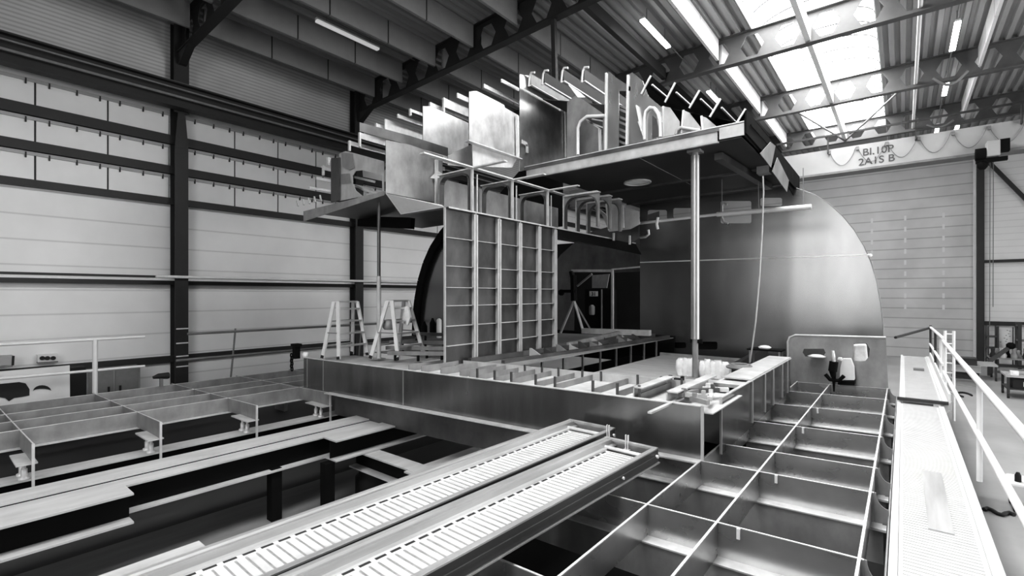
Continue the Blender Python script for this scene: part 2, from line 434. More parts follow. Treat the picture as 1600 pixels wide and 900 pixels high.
for r, (z0, z1) in enumerate(WROWS):
    for k in range(4):
        ya, yb = BAYS[k] + .2, BAYS[k + 1] - .2
        mb = MB(); cl = MB(); n = 4; L = (yb - ya) / n
        for i in range(n):
            mb.box(WX + .005, WX + .05, ya + i * L + .02, ya + (i + 1) * L - .02, z0 + .01, z1 - .01)
            for f in (.18, .55, .88): cl.box(WX + .05, WX + .1, ya + (i + f) * L - .015, ya + (i + f) * L + .015, z1 - .17, z1 - .04)
        o = struct(f'window_{wn}', mb, 'glass'); wn += 1
        struct('ledge', MB().box(WX + .05, WX + .09, ya, yb, z1 - .1, z1 - .02), 'crane', parent=o)
        struct('clip', cl, 'frame_dark', parent=o)['kind'] = 'stuff'
        struct('joint', MB().box(WX + .001, WX + .02, ya, yb, z0, z1), 'frame_dark', parent=o)
o = obj('wall_pipe', MB().tube([(WX + .5, 4.3, .52), (WX + .5, 14.0, .55)], .045, 10), 'white')
tag(o, 'white pipe fixed along the left wall in front of the columns', 'pipe')

# ---- gable wall column, braces, cladding edge
gc = MB().box(2.98, 3.26, GY - .3, GY, FLOOR, DECKZ)
o = tag(obj('gable_column', gc, 'frame_dark'), 'dark steel column in the gable wall under the crane trolley', 'column', kind='thing')
struct('trim_9', MB().box(2.86, 2.97, GY - .12, GY, FLOOR, DECKZ), 'white')
o = obj('diagonal_brace', MB().bar((3.25, GY - .2, 7.1), (6.6, GY - .2, 1.8), .16, .16), 'frame_dark')
tag(o, 'dark diagonal brace right of the gable column', 'brace')
struct('trim_10', MB().box(3.26, 12, GY - .15, GY, 1.66, 1.8), 'frame_dark')
struct('trim_11', MB().box(3.26, 12, GY - .15, GY, -1.55, -1.35), 'frame_dark')
for x in (3.44, 3.56):
    o = obj('chain', MB().tube([(x, GY - .6, 8.45), (x - .02, GY - .6, -1.6 if x < 3.5 else -.6)], .018, 6), 'grey')
    tag(o, 'thin hanging chain beside the gable column, ' + ('longer' if x < 3.5 else 'shorter') + ' one', 'chain', 'hanging chains')
mb = MB()
for i, x in enumerate((-4.2, -2.9, -1.4, .1, 1.7)):
    for k in range(9):
        z = 4.3 - k * .62
        mb.box(x - .05, x + .05, GY - .02, GY, z - .13, z + .13)
M['tick'] = mat('gable_fixing', .62, .6, 0, .05)
o = struct('trim_12', mb, 'tick')

# ---- travelling crane
t = thing('travelling_crane', 'pale travelling crane girder with black lettering below the skylight', 'crane', (-2, 26.0, 5.4))
obj('girder', MB().box(-16.2, 12, 25.75, 26.25, 5.45, 6.5), 'crane', t)
obj('bottom_flange', MB().box(-16.2, 12, 25.6, 26.4, 5.36, 5.45), 'grey', t)
obj('cable_rail', MB().box(-16.2, 12, 25.5, 25.56, 7.02, 7.1), 'beam_grey', t)
mb = MB()
for i in range(10):
    x = -2.6 + i * 1.0; mb.box(x - .02, x + .02, 25.53, 25.75, 6.3, 7.02) if i % 3 == 0 else None
obj('cable_rail_post', mb, 'beam_grey', t)
for i in range(6):
    x0 = -2.55 + i * 1.02
    pts = [(x0 + .96 * j / 12, 25.7, 6.42 - (.72) * math.sin(PI * j / 12) ** .8) for j in range(13)]
    obj('festoon_cable', MB().tube(pts, .012, 6), 'grey', t)
    obj('cable_trolley', MB().box(x0 - .05, x0 + .05, 25.66, 25.75, 6.28, 6.42), 'grey', t)
def text(s, loc, size, parent, m='text', rot=(PI / 2, 0, 0)):
    cu = bpy.data.curves.new('lettering', 'FONT'); cu.body = s; cu.size = size; cu.extrude = .004
    cu.align_x = 'CENTER'; cu.materials.append(M[m]); cu.offset = .004
    o = bpy.data.objects.new('lettering', cu); C.objects.link(o)
    o.rotation_euler = rot
    bpy.context.view_layer.update()
    me = bpy.data.meshes.new_from_object(o.evaluated_get(bpy.context.evaluated_depsgraph_get()))
    bpy.data.objects.remove(o)
    me.materials.clear(); me.materials.append(M[m])
    o = bpy.data.objects.new('lettering', me); C.objects.link(o)
    o.parent = parent; o.location = Vector(loc) - Vector(parent['_w']); o.rotation_euler = rot
    return o
text('BI.10P', (-.83, 25.735, 6.0), .42, t)
text('2A1S B', (-.88, 25.735, 5.6), .42, t)
# hoist trolley at the right end
hx = 2.55
t = thing('hoist_trolley', 'dark hoist trolley with pale box under the crane girder', 'hoist', (hx, 25.4, 4.9))
obj('motor_box', MB().box(hx - .13, hx + .24, 25.1, 25.6, 5.15, 5.72), 'crane', t, 'pale box', .03)
obj('drum', MB().tube([(hx - .42, 25.3, 5.3), (hx - .13, 25.3, 5.3)], .22, 14), 'black', t)
obj('bracket', MB().box(hx + .24, hx + .5, 25.2, 25.5, 5.3, 5.75), 'black', t)
obj('lower_bracket', MB().box(hx - .4, hx + .45, 25.25, 25.45, 4.98, 5.12), 'black', t)
obj('hook_block', MB().lathe((hx - .22, 25.3, 4.72), [(.08, 0), (.15, .1), (.15, .22), (.08, .3)], 12), 'black', t)

# ================================================================== HULL
def zg(x): return -1.77 + .027 * (x + 1)          # top of the bottom frames (the hull lies slightly heeled)
def zd(x): return -1.20 + .019 * (x + 1.7)        # top of the deck girder
FH = .26
def xplate(mb, y, x0, x1, zf, h, th=.012):
    mb.prism([(x0, y - th/2, zf(x0) - h), (x1, y - th/2, zf(x1) - h), (x1, y - th/2, zf(x1)), (x0, y - th/2, zf(x0))], (0, th, 0))
def xflange(mb, y0, y1, x0, x1, zf, dz, th=.012):
    mb.prism([(x0, y0, zf(x0) - dz), (x1, y0, zf(x1) - dz), (x1, y0, zf(x1) - dz - th), (x0, y0, zf(x0) - dz - th)], (0, y1 - y0, 0))

# ---- right-hand grillage
t = thing('hull_frame_grillage', 'open steel grillage of crossing frames beside the white walkway', 'hull frames', (-1, 4, -2.6))
FR = [-.3, 1.1, 2.52, 3.95, 5.35, 6.12, 7.5, 8.92, 10.25, 11.45]
for y in FR:
    xl = -3.3 if y < 5.6 else -1.72
    mb = MB(); xplate(mb, y, xl, -.2, zg, FH)
    fr = obj('transverse_frame', mb, 'grid', t)
    mb = MB(); xflange(mb, y - .13, y + .02, xl, -.14, zg, FH)
    obj('lower_flange', mb, 'steel_edge', fr, 'bright lower flange')
    mb = MB(); xflange(mb, y - .008, y + .008, xl, -.2, zg, -.003, .006)
    obj('top_edge', mb, 'steel_edge', fr, 'bright cut top edge')
for x in (-1.70, -1.13, -.226):
    mb = MB(); mb.prism([(x - .006, -.6, zg(x) - FH), (x - .006, 11.5, zg(x) - FH), (x - .006, 11.5, zg(x)), (x - .006, -.6, zg(x))], (.012, 0, 0))
    lg = obj('longitudinal', mb, 'grid', t)
    obj('top_edge', MB().box(x - .009, x + .009, -.6, 11.5, zg(x) - .002, zg(x) + .006), 'steel_edge', lg, 'bright cut top edge')
for y in FR:
    mb = MB(); z = zg(-.2)
    pts = [(-.225, y, z), (-.185, y, z)] + [(-.095 - .09 * math.cos(a * PI / 12), y, z - .13 * math.sin(a * PI / 12)) for a in range(1, 7)] + [(-.095, y, z - .5), (-.225, y, z - .5)]
    mb.prism(pts, (0, .012, 0))
    obj('side_bracket', mb, 'primer', t)
    obj('bracket_pad', MB().box(-.225, -.11, y - .14, y - .02, z - FH - .02, z - FH), 'steel_edge', t)
obj('side_shell', MB().box(-.10, -.088, -.6, 11.4, -2.5, -1.93), 'primer', t, 'grey side shell')
for y in FR:
    xl = -3.3 if y < 5.6 else -1.72
    mb = MB(); xplate(mb, y - .10, xl, -.13, lambda x: zg(x) - FH - .012, .30)
    obj('lower_web', mb, 'primer' if y > 1 else 'steel_dark', t, 'dull grey lower web')
obj('shade_slab', MB().box(-3.3, -.12, -.6, 11.4, -2.75, -2.73), 'hollow', t, 'added near-black shade slab')  # near-black slab added so the space under the frames stays dark
for (x, y, z) in ((-1.02, 3.1, -2.5), (-.98, 4.75, -2.45), (-1.3, 3.5, -2.5), (-.75, 2.0, -2.5), (-1.35, 2.1, -2.5), (-.62, 4.55, -2.4)):
    mb = MB().prism([(x, y, z), (x + .16, y, z), (x + .16, y, z + .16), (x, y, z + .2)], (0, .015, 0)).box(x, x + .16, y - .08, y, z, z + .012)
    obj('pad_bracket', mb, 'primer_light', t, 'small pale bracket')
for (x, y) in ((-.98, 3.935), (-.98, 5.335), (-1.05, 7.48), (-1.05, 8.9), (-.95, 2.5)):
    obj('clip', MB().box(x, x + .025, y - .02, y, zg(x) - .075, zg(x) + .004), 'alu_white', t, 'small pale clip')
for y in (-.3, 2.52, 5.35, 8.92):
    for x in (-1.70, -.35): obj('support_leg', MB().box(x - .05, x + .05, y - .05, y + .05, FLOOR, zg(x) - FH - .014), 'hollow', t)

# ---- left-hand grillage
t = thing('hull_frame_grillage', 'open steel grillage of crossing frames along the panelled left wall', 'hull frames', (-11, 3, -2.6))
LF = [-.45, 1.02, 2.45, 3.9, 5.34, 6.75, 8.2]
for y in LF:
    mb = MB(); xplate(mb, y, -13.6, -9.05 if y < 5.6 else -10.3, zg, FH)
    fr = obj('transverse_frame', mb, 'primer', t)
    mb = MB(); xflange(mb, y - .008, y + .008, -13.6, -9.05 if y < 5.6 else -10.3, zg, -.003, .006)
    obj('top_edge', mb, 'steel_edge', fr, 'bright cut top edge')
    if y < 5.6:
        z = zg(-9.1)
        obj('end_plate', MB().box(-9.06, -9.03, y - .015, y + .015, z - .62, z), 'steel_edge', fr, 'thin bright end plate')
        obj('foot_plate', MB().box(-9.75, -9.07, y - .16, y + .05, z - FH - .02, z - FH), 'steel_edge', fr, 'bright foot plate')
for x in (-10.3, -11.2, -12.1, -13.35):
    mb = MB().box(x - .006, x + .006, -1.6, 9.5, zg(x) - FH, zg(x))
    lg = obj('longitudinal', mb, 'primer', t)
    obj('top_edge', MB().box(x - .009, x + .009, -1.6, 9.5, zg(x) - .002, zg(x) + .006), 'steel_edge', lg, 'bright cut top edge')
    obj('lower_flange', MB().box(x - .02, x + .11, -1.6, 9.5, zg(x) - FH - .012, zg(x) - FH), 'steel_edge' if x > -10.5 else 'primer_light', lg)
x = -9.15
for i, y in enumerate(LF[:5]):
    for k, xx in enumerate((-9.30, -9.5)):
        z = zg(xx) - FH - .02
        g = thing('screw_jack', f'short screw jack under the {ORD[i]} frame foot of the left grillage, ' + ('outer' if k else 'inner') + ' one', 'jack', (xx, y - .06, -2.50), 'screw jacks under the left grillage')
        obj('screw', MB().tube([(xx, y - .06, -2.47), (xx, y - .06, z)], .022, 8), 'alu', g)
        obj('sleeve', MB().lathe((xx, y - .06, -2.50), [(.06, 0), (.06, .03), (.035, .035), (.035, .14)], 10), 'steel_edge', g)

# ---- support beams and props in the pit
def hbeam(label, x, y0, y1, z, w=.36, h=.33, m='black', top='flange', group=None):
    g = thing('steel_support_beam', label, 'support beam', (x, y0, z - h), 'steel support beams in the pit')
    obj('web', MB().box(x - .01, x + .01, y0 + .004, y1, z - h + .024, z - .024), m, g)
    obj('top_flange', MB().box(x - w/2, x + w/2, y0, y1, z - .024, z), top, g, 'pale worn top flange')
    obj('bottom_flange', MB().box(x - w/2, x + w/2, y0, y1, z - h, z - h + .024), top, g, 'pale worn bottom flange')
    return g
hbeam('support beam carrying the screw jacks of the left grillage', -9.4, -4, 9, -2.50, .36, .40)
hbeam('long wide support beam beside the short stub beam, far side', -8.02, -4, 9, -2.33, .42, .36)
hbeam('long support beam with pale flange running into the deck girder', -7.64, -4, 9, -2.36, .30, .36)
hbeam('short stub support beam whose cut end faces the pit at left', -7.28, -4, 1.65, -2.34, .42, .36)
hbeam('short support beam with cut end in front of the deck girder', -7.22, 4.25, 9, -2.33, .38, .34)
hbeam('pale beam stub ending beside the left gangway plank', -5.02, -3, 1.72, -2.34, .40, .33)
hbeam('low lengthwise beam under the gangway end, with pale flange', -5.72, 4.7, 9, -2.68, .36, .3)
g = thing('steel_support_beam', 'low crosswise beam between the props and the gangway', 'support beam', (-6.5, 4.93, -3), 'steel support beams in the pit')
obj('web', MB().box(-7.5, -5.6, 4.92, 4.94, -2.96, -2.72), 'black', g)
obj('top_flange', MB().box(-7.5, -5.55, 4.78, 5.08, -2.70, -2.676), 'flange', g)
obj('bottom_flange', MB().box(-7.5, -5.55, 4.78, 5.08, -2.99, -2.966), 'flange', g)
for x, y, l in ((-7.62, 3.55, 'left'), (-7.2, 4.2, 'right')):
    o = obj('steel_prop', MB().box(x - .08, x + .08, y - .08, y + .08, FLOOR, -2.69), 'black')
    tag(o, f'dark square prop under the support beams, {l} of the pair', 'prop', 'dark square props')
o = obj('round_support_block', MB().lathe((-7.3, 5.2, FLOOR), [(.36, 0), (.36, .30), (.30, .33), (.30, .50)], 24), 'hollow')
tag(o, 'dark round support block on the pit floor behind the props', 'support block')
# ---- gangway planks
def gangway(label, xl, xr, y0, y1, yaw):
    """scaffold deck with raised side rails, slotted left edge, ribbed tread"""
    z = -1.55; w = xr - xl
    g = thing('gangway_plank', label, 'gangway', (xl, y1, z), 'aluminium gangway planks over the pit')
    L = y1 - y0
    R = Matrix.Rotation(yaw, 4, 'Z'); base = Vector((xl, y1, z))
    def put(mb): mb.v = [base + (R @ p) for p in mb.v]; return mb
    rail = MB()
    prof = [(0, 0), (.035, 0), (.045, -.012), (.062, -.012), (.072, .0), (.095, 0), (.1, -.05), (.135, -.055), (.14, -.065), (.0, -.16)]
    rail.prism([(x, -L, zz) for x, zz in prof], (0, L, 0))
    obj('left_rail', put(rail), 'plank', g)
    obj('right_rail', put(MB().box(w - .05, w, -L, 0, -.012, 0)), 'plank', g)
    side = MB().box(w - .012, w, -L, 0, -.14, -.012).box(w - .012, w + .012, -L, 0, -.085, -.065)
    obj('side_plate', put(side), 'plank_dark', g, 'dark outer side')
    obj('lower_lip', put(MB().box(w - .012, w + .02, -L, 0, -.15, -.138)), 'plank', g)
    obj('end_rail', put(MB().box(0, w, -.05, 0, -.02, .004).box(.0, w, -.012, 0, -.15, -.02)), 'plank', g)
    obj('cross_bar', put(MB().tube([(.1, -.19, -.05), (w - .04, -.19, -.05)], .022, 8)), 'alu', g)
    tread = MB(); y = -L + .0
    tread.box(.13, w - .012, -L, -.24, -.085, -.066)
    obj('tread', put(tread), 'tread', g, 'pale tread plate')
    ribs = MB(); y = -.27; k = 0
    while y > -L:
        ribs.box(.2, w - .07, y - .011, y, -.068, -.062); y -= .062; k += 1
    r = obj('tread_rib', put(ribs), 'plank', g); r['kind'] = 'stuff'
    slots = MB(); y = -.28
    while y > -L:
        slots.box(.145, .168, y - .075, y, -.07, -.0645); y -= .11
    s = obj('slot', put(slots), 'rubber', g, 'dark slots along the tread'); s['kind'] = 'stuff'
    obj('bolt', put(MB().tube([(w + .005, -.06, -.07), (w + .03, -.06, -.07)], .018, 8).tube([(w + .005, -.75, -.09), (w + .025, -.75, -.09)], .014, 8)), 'alu_white', g)
    return g
gangway('aluminium gangway plank over the pit, left of the pair', -3.24, -2.61, .2, 5.17, math.radians(-1.6))
gangway('aluminium gangway plank over the pit, right one nearer the grillage', -2.53, -1.93, .2, 4.78, math.radians(-2.6))
for k, (x, y) in enumerate(((-2.26, 4.72), (-2.60, 4.95))):
    z0 = -1.62
    o = obj('plank_clamp', MB().box(x - .014, x - .004, y - .01, y + .01, z0, z0 + .15).box(x + .012, x + .022, y - .01, y + .01, z0, z0 + .15).box(x - .03, x + .04, y - .05, y + .02, z0 - .02, z0), 'alu_white')
    tag(o, 'small pale clamp with two pins at the end of the ' + ('right' if k == 0 else 'left') + ' gangway plank', 'clamp', 'plank clamps')
o = obj('cross_bearer', MB().box(-3.3, -2.1, 4.0, 4.15, -1.77, -1.715), 'wood')
tag(o, 'timber bearer under the far ends of the gangway planks', 'bearer')

# ---- deck section: front girder, strip deck, stiffeners, side girder
GYF = 5.36
t = thing('deck_section', 'raised steel deck section with long dark front girder and upright flat bars', 'deck section', (-6, GYF, -2))
mb = MB(); x0, x1 = -10.15, -1.70
mb.prism([(x0, GYF, zg(x0)), (x1, GYF, zg(x1)), (x1, GYF, zd(x1)), (x0, GYF, zd(x0))], (0, .014, 0))
gd = obj('front_girder', mb, 'girder', t, 'long brushed dark girder plate')
mb = MB(); xflange(mb, GYF - .13, GYF + .05, -9.1, x1, zg, -.01, .016); obj('lower_flange', mb, 'steel_edge', gd, 'bright lower flange')
mb = MB(); xflange(mb, GYF - .02, GYF + .02, x0, x1, zd, -.008, .014); obj('top_edge', mb, 'steel_edge', gd, 'bright top edge')
for x in (-10.0, -9.35, -6.75): obj('weld_seam', MB().box(x - .012, x + .012, GYF - .006, GYF, zg(x) + .02, zd(x) - .02), 'steel_light', gd)
mb = MB(); xplate(mb, GYF + .05, -9.0, x1, lambda x: zg(x) - .02, .42); obj('lower_web', mb, 'steel_dark', t)
mb = MB(); xflange(mb, GYF + .02, 6.6, x0, x1 + .12, zd, .07, .012); obj('strip_deck', mb, 'deck', t, 'pale strip of deck')
for (u, v) in ((1095, 664),):
    pass
obj('corner_stile', MB().box(-1.70, -1.67, GYF - .01, GYF + .01, zg(-1.7) - .1, zd(-1.7)), 'primer_light', t)
obj('corner_stile', MB().box(-1.66, -1.635, 5.9, 5.92, -1.85, -1.2), 'primer_light', t)
mb = MB()
obj('rear_coaming', MB().prism([(-6.5, 6.58, zd(-6.5) - .08), (-2.3, 6.58, zd(-2.3) - .08), (-2.3, 6.58, zd(-2.3) + .05), (-6.5, 6.58, zd(-6.5) + .05)], (0, .012, 0)), 'primer_light', t)
for u, v in ((751, 591), (778, 597), (804, 600), (842, 603), (872, 608), (931, 617), (969, 621), (1003, 626)):
    p = W(u, v, Y=5.62); z = zd(p.x) - .07
    obj('deck_stiffener', MB().box(p.x - .006, p.x + .006, 5.55, 6.57, z, z + .085), 'primer', t)
    obj('stiffener_post', MB().box(p.x - .014, p.x + .014, 5.53, 5.556, z, z + .19), 'steel_dark', t)
    obj('stiffener_post', MB().box(p.x + .14, p.x + .165, 6.55, 6.575, z, z + .15), 'steel_dark', t)
for u in (640, 660, 690, 720, 735):
    p = W(u, 575 + (u - 640) * .12, Y=5.62); z = zd(p.x) - .07
    obj('deck_stiffener', MB().box(p.x - .008, p.x + .008, 5.6, 6.5, z, z + .12), 'primer', t)
for x, y0, y1 in ((-2.55, 5.5, 6.55), (-2.12, 5.45, 6.95)):
    z = zd(x) - .06
    mb = MB().box(x, x + .016, y0, y1, z, z + .16).box(x, x + .13, y0, y1, z + .15, z + .165)
    obj('deck_angle_bar', mb, 'primer_light', t)
# side girder back along the opening
xs = -1.66; zt = -1.2
mb = MB().prism([(xs, 5.92, -1.86), (xs, 10.35, -1.80), (xs, 10.35, zt), (xs, 5.92, zt - .01)], (.014, 0, 0))
sg = obj('side_girder', mb, 'girder', t)
obj('top_edge', MB().box(xs - .01, xs + .03, 5.92, 10.4, zt, zt + .012).box(xs - .35, xs + .02, 7.3, 10.4, zt + .012, zt + .03), 'primer_light', sg)
for y in (7.35, 8.15, 8.75, 9.5, 10.0): obj('rib', MB().box(xs + .014, xs + .04, y - .012, y + .012, -1.78, zt), 'primer_light', sg)
for x in (-6.2, -4.9): pass
# cockpit opening: lower floor, far coaming, pale board sheet
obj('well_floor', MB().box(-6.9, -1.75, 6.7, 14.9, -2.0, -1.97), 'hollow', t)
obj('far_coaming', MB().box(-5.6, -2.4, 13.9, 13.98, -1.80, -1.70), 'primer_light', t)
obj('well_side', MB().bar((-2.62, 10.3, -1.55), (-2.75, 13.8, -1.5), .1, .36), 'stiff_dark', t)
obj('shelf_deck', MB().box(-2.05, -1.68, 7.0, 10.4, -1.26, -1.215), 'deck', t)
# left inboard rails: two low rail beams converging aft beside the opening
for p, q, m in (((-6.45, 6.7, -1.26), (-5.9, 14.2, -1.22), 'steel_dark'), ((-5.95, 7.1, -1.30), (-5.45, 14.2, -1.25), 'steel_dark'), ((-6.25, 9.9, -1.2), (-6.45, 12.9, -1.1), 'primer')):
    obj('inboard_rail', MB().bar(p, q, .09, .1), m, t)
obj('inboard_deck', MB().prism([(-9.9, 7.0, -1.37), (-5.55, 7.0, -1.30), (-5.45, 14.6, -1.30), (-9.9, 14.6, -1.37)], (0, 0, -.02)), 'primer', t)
obj('shade_sheet', MB().box(-10, -5.55, 14.95, 14.97, -2.2, -1.28), 'hollow', t)  # near-black sheet added to hide the bright floor beyond the well
obj('threshold', MB().bar((-7.8, 13.2, -1.12), (-5.6, 13.2, -1.08), .18, .16), 'flange', t, 'pale crosswise bar')
for i in range(9):
    y = 7.5 + i * .75; x = -5.9 + i * .045
    obj('rail_post', MB().box(x - .02, x + .02, y - .02, y + .02, -1.9, -1.25), 'primer', t)
rn = random.Random(5)
for i in range(12):
    y = 8.2 + i * .48; x = -6.3 + rn.uniform(0, .25)
    obj('deck_bracket', MB().prism([(x, y, -1.30), (x + .3, y, -1.30), (x + .3, y, -1.25), (x + .05, y, -1.12 - .05 * (i % 2)), (x, y, -1.12)], (0, .02, 0)), ('primer_light', 'steel_dark', 'primer')[i % 3], t)
# rails stacked behind the ladders
for i, (p, q) in enumerate((((-8.9, 6.6, -1.17), (-6.9, 7.2, -1.10)), ((-8.3, 6.2, -1.2), (-7.0, 6.7, -1.16)), ((-9.7, 7.3, -1.14), (-7.3, 8.6, -1.12)), ((-9.9, 8.2, -1.0), (-7.0, 9.0, -1.0)), ((-9.0, 9.2, -.86), (-7.0, 9.6, -.86)))):
    o = obj('loose_bar', MB().bar(p, q, .06, .08), ('primer', 'primer', 'grey', 'steel_dark', 'black')[i])
    tag(o, ('wide grey', 'short grey', 'grey slim', 'dark', 'black')[i] + ' bar lying on the deck ' + ('in front of', 'beside', 'behind', 'well behind', 'farthest behind')[i] + ' the step ladders', 'bar', 'bars on the deck by the ladders')
    for k in (0.12, .5, .88):
        c = Vector(p).lerp(Vector(q), k)
        obj('foot', MB().box(c.x - .02, c.x + .02, c.y - .02, c.y + .02, zd(c.x) - .03, c.z - .03), 'hollow', o)

o = obj('board_sheet', MB().box(-5.3, -2.72, 8.0, 13.4, -1.725, -1.70), 'wood')
tag(o, 'large pale board laid over the deck opening under the round prop', 'board')
for y, l in ((8.4, 'near'), (12.8, 'far')):
    o = obj('board_bearer', MB().box(-5.3, -2.72, y, y + .1, -1.968, -1.726), 'hollow')
    tag(o, f'dark bearer holding up the {l} end of the pale board', 'bearer')
# white crumpled plastic at the prop foot
mb = MB(); rnd = random.Random(3)
for i in range(9):
    x = -3.66 + i * .112; y = 10.22 - .03 * rnd.random(); h = .34 + .04 * rnd.random()
    prof = [(.075, 0), (.095, .08), (.085, .18), (.09, h - .06), (.05, h)]
    o0 = len(mb.v); mb.lathe((x, y, -1.698), prof, 9)
    for j in range(o0, len(mb.v)): mb.v[j] += Vector((rnd.uniform(-.02, .02), rnd.uniform(-.03, .03), rnd.uniform(0, .02)))
o = obj('plastic_wrapping', mb, 'white_bag')
tag(o, 'crumpled white plastic wrapping heaped on the pale board at the prop', 'plastic wrapping', kind='thing')
for k, (u, v, sz) in enumerate(((1040, 592, 1.2), (1110, 590, 1.0), (1060, 594, 1.0))):
    p = W(u, v, Z=-1.69)
    o = obj('hand_tool', MB().tube([(p.x - .09 * sz, p.y, p.z + .02), (p.x + .06 * sz, p.y + .02, p.z + .02)], .024, 8).box(p.x + .05 * sz, p.x + .1 * sz, p.y - .03, p.y + .05, p.z, p.z + .08), 'rubber')
    tag(o, 'small dark hand tool lying before the white plastic, ' + ('leftmost', 'rightmost', 'middle one')[k], 'tool', 'tools by the white plastic')
# coil on the shelf, tools and scraps at the corner
p = W(1172, 576, Z=-1.2)
mb = MB()
for k in range(3):
    r = .20 - .035 * k
    mb.tube([(p.x - .15 + r * math.cos(a * PI / 10), p.y + r * math.sin(a * PI / 10), -1.19 + .02 * k) for a in range(21)], .02, 6)
o = tag(obj('hose_coil', mb, 'grey'), 'flat grey hose coil beside the side girder', 'hose')
scr = [(1086, 622, .16), (1100, 614, .2), (1110, 624, .14), (1093, 630, .12), (1118, 612, .15), (1076, 618, .18)]
for k, (u, v, s) in enumerate(scr):
    p = W(u, v, Z=-1.19); a = k * .9
    d = Vector((math.cos(a), math.sin(a), 0)) * s
    mb = MB().bar(p - d + Vector((0, 0, .03)), p + d + Vector((0, 0, .03)), .05, .05).bar(p + d * .6, p + d * .6 + Vector((0, 0, .1)), .04, .04, (1, 0, 0))
    o = obj('steel_offcut', mb, ('primer_light', 'steel_dark', 'alu', 'primer', 'alu_white', 'grey')[k])
    tag(o, ('pale grey', 'dark', 'shiny', 'mid grey', 'whitish', 'dull grey')[k] + ' steel offcut in the heap at the deck corner', 'offcut', 'steel offcuts at the deck corner')
o = obj('loose_flat_bar', MB().bar(W(1015, 645, Y=4.72), W(1066, 622, Y=5.72), .045, .02), 'primer_light')
tag(o, 'pale flat bar sticking out over the front girder edge', 'flat bar')
g = thing('small_trestle', 'small dark trestle table with oddments beside the grey bulkhead', 'trestle', (-2.15, 11.2, -1.45))
obj('top', MB().box(-2.55, -1.9, 11.0, 11.4, -1.15, -1.12), 'black', g)
for x, y in ((-2.5, 11.05), (-1.95, 11.05), (-2.5, 11.35), (-1.95, 11.35)): obj('leg', MB().box(x - .015, x + .015, y - .015, y + .015, -1.45, -1.15), 'primer', g)
o = tag(obj('glove_pair', MB().lathe((-2.25, 11.2, -1.12), [(.1, 0), (.13, .03), (.08, .06), (.03, .07)], 12), 'white_bag'), 'pale gloves on the small trestle', 'gloves')

# ---- grey side bulkhead with slot and round hole
YB = 11.5
def circ(u, v, ru, rv, n=18): return [(u + ru * math.cos(2 * PI * i / n), v + rv * math.sin(2 * PI * i / n)) for i in range(n)]
outer = [(1236, 601), (1388, 607), (1384, 527), (1243, 523), (1234, 526), (1231, 534), (1231, 560)]
slot = [(1256, 545), (1287, 545), (1290, 551), (1286, 557), (1258, 557), (1254, 551)]
hole = [(1334, 537), (1354, 536), (1359, 545), (1358, 557), (1352, 564), (1340, 566), (1332, 563)]
t = thing('side_bulkhead', 'low grey steel bulkhead with a slot and a round hole beside the walkway', 'bulkhead', (-1, YB, -1.85))
obj('plate', MB().holed(PY(YB, *outer), [PY(YB, *slot), PY(YB, *hole)], (0, .014, 0)), 'primer', t)
top = PY(YB, (1231, 560), (1231, 534), (1234, 527), (1243, 523.5), (1384, 527.5))
obj('face_flange', MB().tube(top, .022, 8), 'primer_light', t, 'pale rounded face flange')
o = obj('white_sack', MB().prism(PY(11.62, (1327, 566), (1325, 548), (1331, 545), (1332, 539), (1353, 538), (1356, 566)), (0, .22, 0)), 'white_bag', bevel=.03)
tag(o, 'white sack standing behind the round hole of the side bulkhead', 'sack')
p = W(1310, 590, Y=11.2)
mb = MB().prism(PY(11.25, (1312, 594), (1335, 594), (1334, 574), (1329, 561), (1316, 561), (1313, 575)), (0, .2, 0))
tag(obj('white_box', mb, 'white'), 'white box with sloping sides before the side bulkhead', 'box')
mb = MB().prism(PY(11.2, (1309, 601), (1335, 602), (1335, 596), (1309, 595)), (0, .28, 0))
tag(obj('box_base', mb, 'black'), 'black base tray under the white sloping box', 'tray')
q = [W(u, v, Y=11.1) for u, v in ((1303, 612), (1303, 594), (1301, 580), (1303, 565), (1301, 548))]
g = thing('tool_stand', 'dark magnetic drill stand with pale handle before the side bulkhead', 'tool', q[0])
obj('column', MB().tube(q[:3], [.012, .03, .06], 8).tube(q[2:4], .075, 10), 'black', g)
obj('handle', MB().tube([q[3], (q[3] + q[4]) / 2, q[4]], [.03, .035, .025], 8), 'alu', g)
obj('base', MB().tube([q[1] + Vector((-.14, 0, .1)), q[1] + Vector((-.06, 0, .0)), q[1] + Vector((.08, 0, 0)), q[1] + Vector((.16, 0, .1))], .035, 8), 'black', g)
obj('knob', MB().lathe(q[3] + Vector((.1, 0, .02)), [(.02, 0), (.045, .03), (.03, .07)], 10), 'alu_white', g)
o = obj('rag', MB().lathe(W(1276, 558, Y=11.35), [(.14, 0), (.16, .02), (.08, .05)], 10), 'white_bag')
tag(o, 'white rag lying at the slot of the side bulkhead', 'rag')

